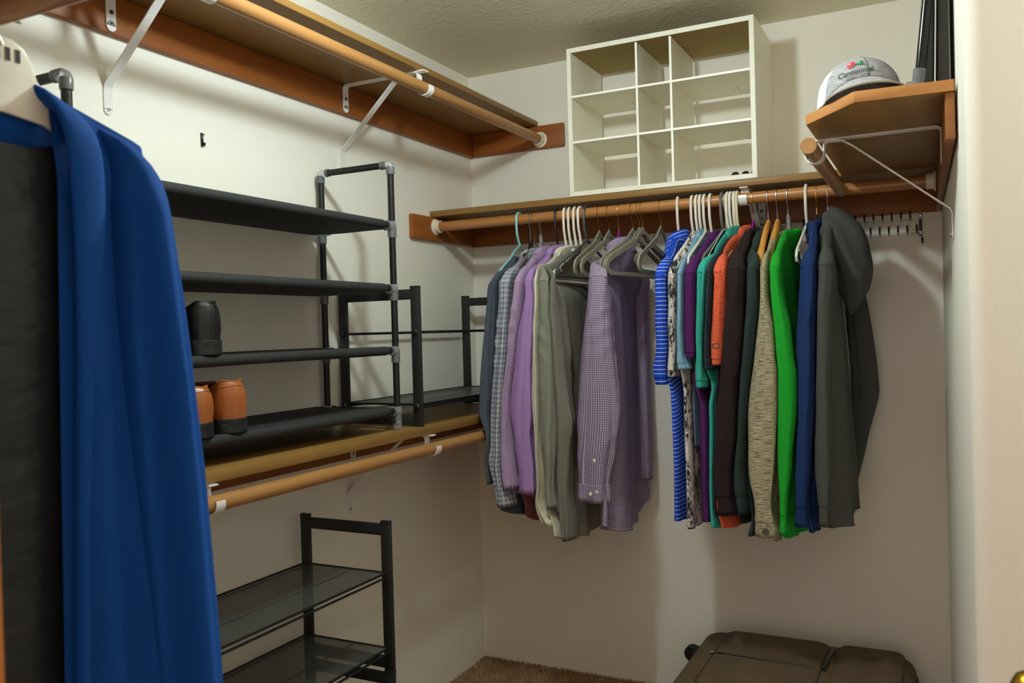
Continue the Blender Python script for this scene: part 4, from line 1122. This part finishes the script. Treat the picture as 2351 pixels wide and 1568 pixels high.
# ---------------------------------------------------------------- pack the row of clothes
def pack_row(hangers=False):
    """Order along the rod is kept. In every (y, z) cell the things hanging there get x-intervals that do not overlap;
    each garment (with the hanger inside it) is bent and flattened smoothly to its own interval."""
    bpy.context.view_layer.update()
    def tree(o):
        out = [o] if o.type == 'MESH' else []
        for c in o.children: out += tree(c)
        return out
    tops = [o for o in COL.objects if o.parent is None and 'label' in o]
    hang = [o for o in tops if o.get('category') == 'hanger' and abs(o.location.y-RY) < .01]
    clo = [o for o in tops if o.get('category') in ('shirt', 't-shirt', 'sweatshirt') and abs(o.location.y-RY) < .01]
    held = {}
    for h in hang:
        if 'holding' not in h['label']: continue
        held[h.name] = min(clo, key=lambda c: abs(c.location.x-h.location.x))
    empt = [h for h in hang if h.name not in held]
    items = sorted(clo+empt, key=lambda o: o.location.x)
    y0, y1, z0, z1 = -.64, .0, .55, 1.66; NY, NZ = 46, 50
    n = len(items)
    LO = np.full((n, NY, NZ), np.inf); HI = np.full((n, NY, NZ), -np.inf)
    def cells(Y, Z):
        return np.clip(((Y-y0)/(y1-y0)*NY).astype(int), 0, NY-1), np.clip(((Z-z0)/(z1-z0)*NZ).astype(int), 0, NZ-1)
    def wverts(o):
        a = np.empty(len(o.data.vertices)*3); o.data.vertices.foreach_get('co', a); a = a.reshape(-1, 3)
        M4 = np.array(o.matrix_world); return a@M4[:3, :3].T+M4[:3, 3]
    for i, it in enumerate(items):
        if it in empt:      # flat frame: fill the whole triangle
            V = np.concatenate([wverts(o) for o in tree(it)]); V = V[V[:, 2] < 1.60]
            if len(V) == 0: continue
            sl = math.tan(it.rotation_euler.z); zb = V[:, 2].min()
            for Y in np.arange(V[:, 1].min(), V[:, 1].max(), .006):
                zt = 1.60-abs(Y-RY)/.225*.115
                for Z in np.arange(zb, max(zt, zb+.01), .01):
                    a_, b_ = cells(np.array([Y]), np.array([Z])); xx = it.location.x-sl*(Y-RY)
                    LO[i, a_, b_] = np.minimum(LO[i, a_, b_], xx-.005); HI[i, a_, b_] = np.maximum(HI[i, a_, b_], xx+.005)
            continue
        for o in tree(it):
            V = wverts(o); me = o.data
            S = [V]
            for e in ([(p.vertices[0], p.vertices[-2]) for p in me.polygons], [(p.vertices[0], p.vertices[1]) for p in me.polygons], [(p.vertices[1], p.vertices[2]) for p in me.polygons]):
                E_ = np.array(e); S.append((V[E_[:, 0]]+V[E_[:, 1]])/2)
            P = np.concatenate(S); a_, b_ = cells(P[:, 1], P[:, 2])
            np.minimum.at(LO[i], (a_, b_), P[:, 0]); np.maximum.at(HI[i], (a_, b_), P[:, 0])
    has = np.isfinite(LO)
    SH = np.zeros((n, NY, NZ)); K = np.ones((n, NY, NZ))
    def pav(c, t, w):
        S = np.concatenate([[0], np.cumsum(t[1:]+t[:-1])]); d = c-S
        st = []
        for v, q in zip(d, w):
            st.append([v, q, 1])
            while len(st) > 1 and st[-2][0] > st[-1][0]:
                b = st.pop(); a = st.pop(); st.append([(a[0]*a[1]+b[0]*b[1])/(a[1]+b[1]), a[1]+b[1], a[2]+b[2]])
        return np.concatenate([np.full(k[2], k[0]) for k in st])+S
    for j in range(NY):
        for k in range(NZ):
            z = z0+(k+.5)/NZ*(z1-z0); y = y0+(j+.5)/NY*(y1-y0)
            ids = [i for i in range(n) if has[i, j, k]]
            if not ids: continue
            lo = np.array([LO[i, j, k] for i in ids]); hi = np.array([HI[i, j, k] for i in ids])
            wt = np.array([40.0 if items[i] in empt else 1.0 for i in ids])
            wall_x = .332 if (.91 < z < .985 and y < -.02) else (.308 if .96 < z < 1.05 else None)     # the waist-high rod and shelf edge
            if wall_x: lo = np.concatenate([[wall_x-.02], lo]); hi = np.concatenate([[wall_x], hi]); wt = np.concatenate([[1e4], wt])
            c = (lo+hi)/2; t = (hi-lo)/2
            c2 = c.copy(); tf = t+.0012
            # only the runs of neighbours that really press on each other are flattened and shifted
            runs = [[0]]
            for q in range(1, len(c)):
                if lo[q] < hi[:q].max()+.003: runs[-1].append(q)
                else: runs.append([q])
            for rn in runs:
                if len(rn) < 2: continue
                rn = np.array(rn); lim = .010 if len(rn) > 3 else .020
                for f in (1, .9, .8, .7, .6, .5, .42, .36):
                    tq = np.where(wt[rn] > 1, t[rn], np.maximum(t[rn]*f, .0045))+.0012
                    cq = pav(c[rn], tq, wt[rn])
                    if np.abs(cq-c[rn])[wt[rn] <= 1].max(initial=0) <= lim: break
                c2[rn] = cq; tf[rn] = tq
            if wall_x: c2, c, tf, t = c2[1:], c[1:], tf[1:], t[1:]
            for q, i in enumerate(ids):
                SH[i, j, k] = c2[q]-c[q]; K[i, j, k] = min(1.0, (tf[q]-.0012)/max(t[q], 1e-6))
    C0 = (np.where(has, LO, 0)+np.where(has, HI, 0))/2
    def blur(F, W):
        num, den = F*W, W.astype(float)
        for ax in (0, 1):
            for _ in range(2):
                p = [np.take(num, np.clip(np.arange(num.shape[ax])+d, 0, num.shape[ax]-1), ax) for d in (-1, 0, 1)]
                q = [np.take(den, np.clip(np.arange(den.shape[ax])+d, 0, den.shape[ax]-1), ax) for d in (-1, 0, 1)]
                num, den = p[0]+2*p[1]+p[2], q[0]+2*q[1]+q[2]
        return num, den
    for i, it in enumerate(items):
        if it in empt: continue
        W = has[i].astype(float)
        fields = []
        for F in (SH[i], K[i], C0[i]):
            num, den = blur(F, W)
            mean = (F*W).sum()/W.sum()
            fields.append(np.where(den > 1e-9, num/np.maximum(den, 1e-9), mean))
        def samp(F, Y, Z):
            a_ = np.clip((Y-y0)/(y1-y0)*NY-.5, 0, NY-1.001); b_ = np.clip((Z-z0)/(z1-z0)*NZ-.5, 0, NZ-1.001)
            i_, j_ = a_.astype(int), b_.astype(int); u, v = a_-i_, b_-j_
            return F[i_, j_]*(1-u)*(1-v)+F[i_+1, j_]*u*(1-v)+F[i_, j_+1]*(1-u)*v+F[i_+1, j_+1]*u*v
        todo = [(o, True) for o in tree(it)]+[(o, False) for hn, g in held.items() if g is it for o in tree(bpy.data.objects[hn]) if hangers]
        for o, cloth in todo:
            V = wverts(o); Y, Z = V[:, 1], V[:, 2]
            sh, kk, cc = (samp(F, Y, Z) for F in fields)
            if cloth: X = cc+sh+(V[:, 0]-cc)*kk
            else:       # the hanger inside follows the middle of its garment
                h = o
                while h.parent is not None: h = h.parent
                pl = h.location.x-math.tan(h.rotation_euler.z)*(Y-RY)
                mid = cc+sh+(V[:, 0]-pl)*np.clip(kk*1.3, .5, 1)+(h.location.x-it.location.x)
                X = V[:, 0]+(mid-V[:, 0])*np.clip((1.60-Z)/.05, 0, 1)*np.clip((np.abs(Y-RY)-.01)/.05, .25, 1)
            V2 = V.copy(); V2[:, 0] = X
            Mi = np.linalg.inv(np.array(o.matrix_world)); L = V2@Mi[:3, :3].T+Mi[:3, 3]
            o.data.vertices.foreach_set('co', L.astype(np.float32).ravel()); o.data.update()
for step in range(4): pack_row(hangers=(step == 3))

# ================================================================== BLUE CARDIGAN AND DARK DRESS by the doorway
CX, CYY = .70, -2.352
blue = fabric('blue_jersey', '#0a4a9a', sheen=.5, rough=.85, var=.08, wr=8, wrs=.25)
cd_ = thing('cardigan', 'bright blue open cardigan hanging beside the doorway', 'cardigan', (CX, CYY, .45))
ZB = .45
def cwidth(q): return float(np.interp(q, [0, .06, .2, .5, 1], [.20, .205, .20, .21, .23]))
def ctop(Y): return 1.596-.30*max(0, abs(Y)-.05)-.9*max(0, abs(Y)-.17)**1.5
rings = []
NP, NQ = 121, 60
for i in range(NQ):
    q = (i/(NQ-1))**1.2
    g = []
    for k in range(NP):
        p = k/(NP-1)*2-1            # -1 near front edge ... 0 centre back ... +1 far front edge
        s = 1 if p >= 0 else -1; a = abs(p)
        wv = cwidth(q)*.93; e = float(np.interp(q, [0, .05, .3, 1], [.052, .050, .042, .022]))+(.07*min(1, q*6) if s < 0 else 0)
        if a < .48:                     # back panel
            Y = a/.48*wv; xo = -.016-.012*q; f = .010*q**.7*math.sin(a*22+1)
        elif a < .54:                   # side fold
            r = (a-.48)/.06; Y = wv+.004*math.sin(PI*r); xo = -(.016+.012*q)+(.032+.03*q)*r; f = 0
        else:                           # front panel
            r = (a-.54)/.46; Y = wv+(e-wv)*r; xo = .024+.022*q
            f = .020*q**.6*math.sin(r*9.5+.6+q*.8)+.008*q*math.sin(r*19+2)
        zt = ctop(Y)-(.03*max(0, 1-Y/.07) if a > .54 else 0)
        xo *= min(1, .25+q*9)
        z = zt+(ZB-zt)*q
        g.append((CX+xo+f, CYY+s*Y, z))
    rings.append(g)
m = MB(); m.loft(rings, closed=False); bd = m.build('body', blue, cd_, ang=180)
# shawl lapels: soft flat bands from the back of the neck down both front edges
def lapel(s):
    key = [  # x, y, z, half width, normal
     (-.032, .0, 1.588, .016, (-1, 0, .25)), (-.028, .028, 1.592, .017, (-.8, .5, .4)), (-.010, .050, 1.595, .019, (-.1, .7, .7)), (.010, .062, 1.586, .021, (.5, .45, .7)),
     (.024, .071, 1.562, .023, (.9, .1, .35)), (.031, .075, 1.53, .024, (1, 0, .1)), (.034, .075, 1.45, .022, (1, 0, 0)), (.035, .070, 1.37, .017, (1, 0, 0)), (.036, .063, 1.29, .012, (1, 0, 0)),
     (.037, .055, 1.19, .009, (1, 0, 0)), (.038, .048, 1.06, .008, (1, 0, 0)), (.039, .040, .85, .008, (1, 0, 0)), (.040, .033, .62, .008, (1, 0, 0)), (.040, .028, .46, .008, (1, 0, 0))]
    A = np.array([(k[0]+(.009 if k[0] > .02 else 0), k[1], k[2], k[3])+k[4] for k in key]); n = 90
    D = np.concatenate([[0], np.cumsum(np.linalg.norm(A[1:, :3]-A[:-1, :3], axis=1))])
    q = np.linspace(0, D[-1], n)
    B = np.stack([smooth(np.interp(q, D, A[:, j]), 5) for j in range(7)], 1)
    rr = []
    for i in range(n):
        t_ = Vector(B[min(i+1, n-1), :3]-B[max(i-1, 0), :3]).normalized(); nn = Vector(B[i, 4:7]); nn = (nn-t_*nn.dot(t_)).normalized(); wd = t_.cross(nn)
        P0 = Vector(B[i, :3]); op = (.07*min(1, max(0, (1.57-P0.z)*8)) if s < 0 else 0)
        g = []
        for k in range(20):
            a = 2*PI*k/20; p = P0+wd*B[i, 3]*math.cos(a)+nn*.0085*math.sin(a)
            g.append((CX+p.x, CYY+s*(p.y+op), p.z))
        rr.append(g)
    m = MB(); m.loft(rr, True, True); return m
lapel(1).build('lapel', blue, cd_, ang=180); lapel(-1).build('lapel', blue, cd_, ang=180)
for s in (1, -1):
    zl = [1.566, 1.548, 1.52, 1.48, 1.42, 1.31, 1.12, .9, .79, .6]
    yo = [.135, .175, .208, .226, .238, .257, .281, .298, .302, .305]
    yi = [.115, .135, .148, .155, .158, .162, .175, .190, .199, .21]
    Z = np.linspace(zl[0], zl[-1], 70)
    YO = smooth(np.interp(-Z, [-v for v in zl], yo), 4); YI = smooth(np.interp(-Z, [-v for v in zl], yi), 4)
    rr = []
    for i, z in enumerate(Z):
        q = i/69; capf = min(1, i/7); c = (YO[i]+YI[i])/2-.034*capf; hw = (YO[i]-YI[i])/2
        rx = .008+.046*math.sqrt(capf)
        g = []
        for k in range(64):
            a = 2*PI*k/64; cc, ss = math.cos(a), math.sin(a)
            f = 1+min(1, q*3)*(.22*math.sin(4*a+.9+.5*q)+.12*math.sin(7*a+2.2-1.5*q))*(1 if ss > -.2 else .4)
            g.append((CX+.018*capf+rx*ss*f, CYY+s*(c+hw*math.copysign(abs(cc)**.85, cc)), z))
        rr.append(g)
    m = MB(); m.loft(rr, True, True); m.build('sleeve', blue, cd_, ang=180)
# dark satin dress on the same hanger
satin = NT('dark_satin'); uvn = satin.n('TexCoord').outputs['UV']; mp = satin.n('Mapping', {'Vector': uvn, 'Scale': (9, 16, 1), 'Rotation': (0, 0, .5)})
nz = satin.noise(mp.outputs[0], 1.0, 3, .5); satin.set(Base_Color=satin.mix(nz, lin('#06090c'), lin('#10181d')), Roughness=.46, Sheen_Weight=.15, Specular_IOR_Level=.5); satin.bump(nz, .8, .012); satin = satin.m
dr = thing('dress', 'dark satin dress worn inside the blue cardigan on one hanger', 'dress', (CX, CYY, .40))
rings = []
for i in range(50):
    q = i/49; g = []
    for k in range(72):
        a = 2*PI*k/72; c, s = math.cos(a), math.sin(a)
        Y = (.106+.03*q)*math.copysign(abs(c)**.8, c)
        zt = 1.526+(.030*abs(c)**2 if s < 0 else .026*abs(c)**3)
        fo = .003*math.sin(Y*70+1)*q**.4
        g.append((CX+.002+(.008+.001*q)*math.copysign(abs(s)**.6, s)*min(1, .25+q*6)+fo, CYY+Y, zt+(.40-zt)*q))
    rings.append(g)
m = MB(); m.loft(rings); m.build('body', satin, dr, ang=180)
for s in (1, -1):
    m = MB(); m.strip([(CX+.004, CYY+s*.085, 1.553), (CX+.0045, CYY+s*.078, 1.578), (CX-.0045, CYY+s*.080, 1.553)], (0, 1, 0), .02, .002); m.build('strap', satin, dr)
# white plastic hanger with slotted neck
hg = thing('plastic_hanger', 'broad white plastic hanger with slotted neck holding the blue cardigan', 'hanger', (CX, CYY, 1.68))
wp = hm('#e6e0cf')
m = MB(); m.tube([(CX, CYY+y_, 1.68+z_) for y_, z_ in arc(.0228, -.4, PI, 14)+[(-.0225, -.012), (-.014, -.026), (-.004, -.034), (0, -.042)]], .0048, 10); m.build('hook', wp, hg)
neck = [(-.012, 1.648), (.012, 1.648), (.026, 1.640), (.034, 1.628), (.042, 1.606), (.062, 1.586), (.11, 1.566), (.165, 1.543), (.19, 1.520), (.175, 1.512), (.11, 1.538), (.05, 1.556), (0, 1.562)]
full = neck[1:]+[(-a, b) for a, b in reversed(neck[1:-1])]
m = MB(); m.prism([(CYY+a, b-(.012 if abs(a) > .07 else 0)) for a, b in full], 'x', CX-.0035, CX+.0035); bd = m.build('body', wp, hg, bevel=.002)
for y_ in (-.018, -.006, .006, .018):  # slots are not cut: dark strips colour in the shade of the openings
    m = MB(); m.box(CX+.0030, CX+.0040, CYY+y_-.003, CYY+y_+.003, 1.622, 1.637); m.build('slot_shade_patch', M['dark_steel'], bd, smooth=False)
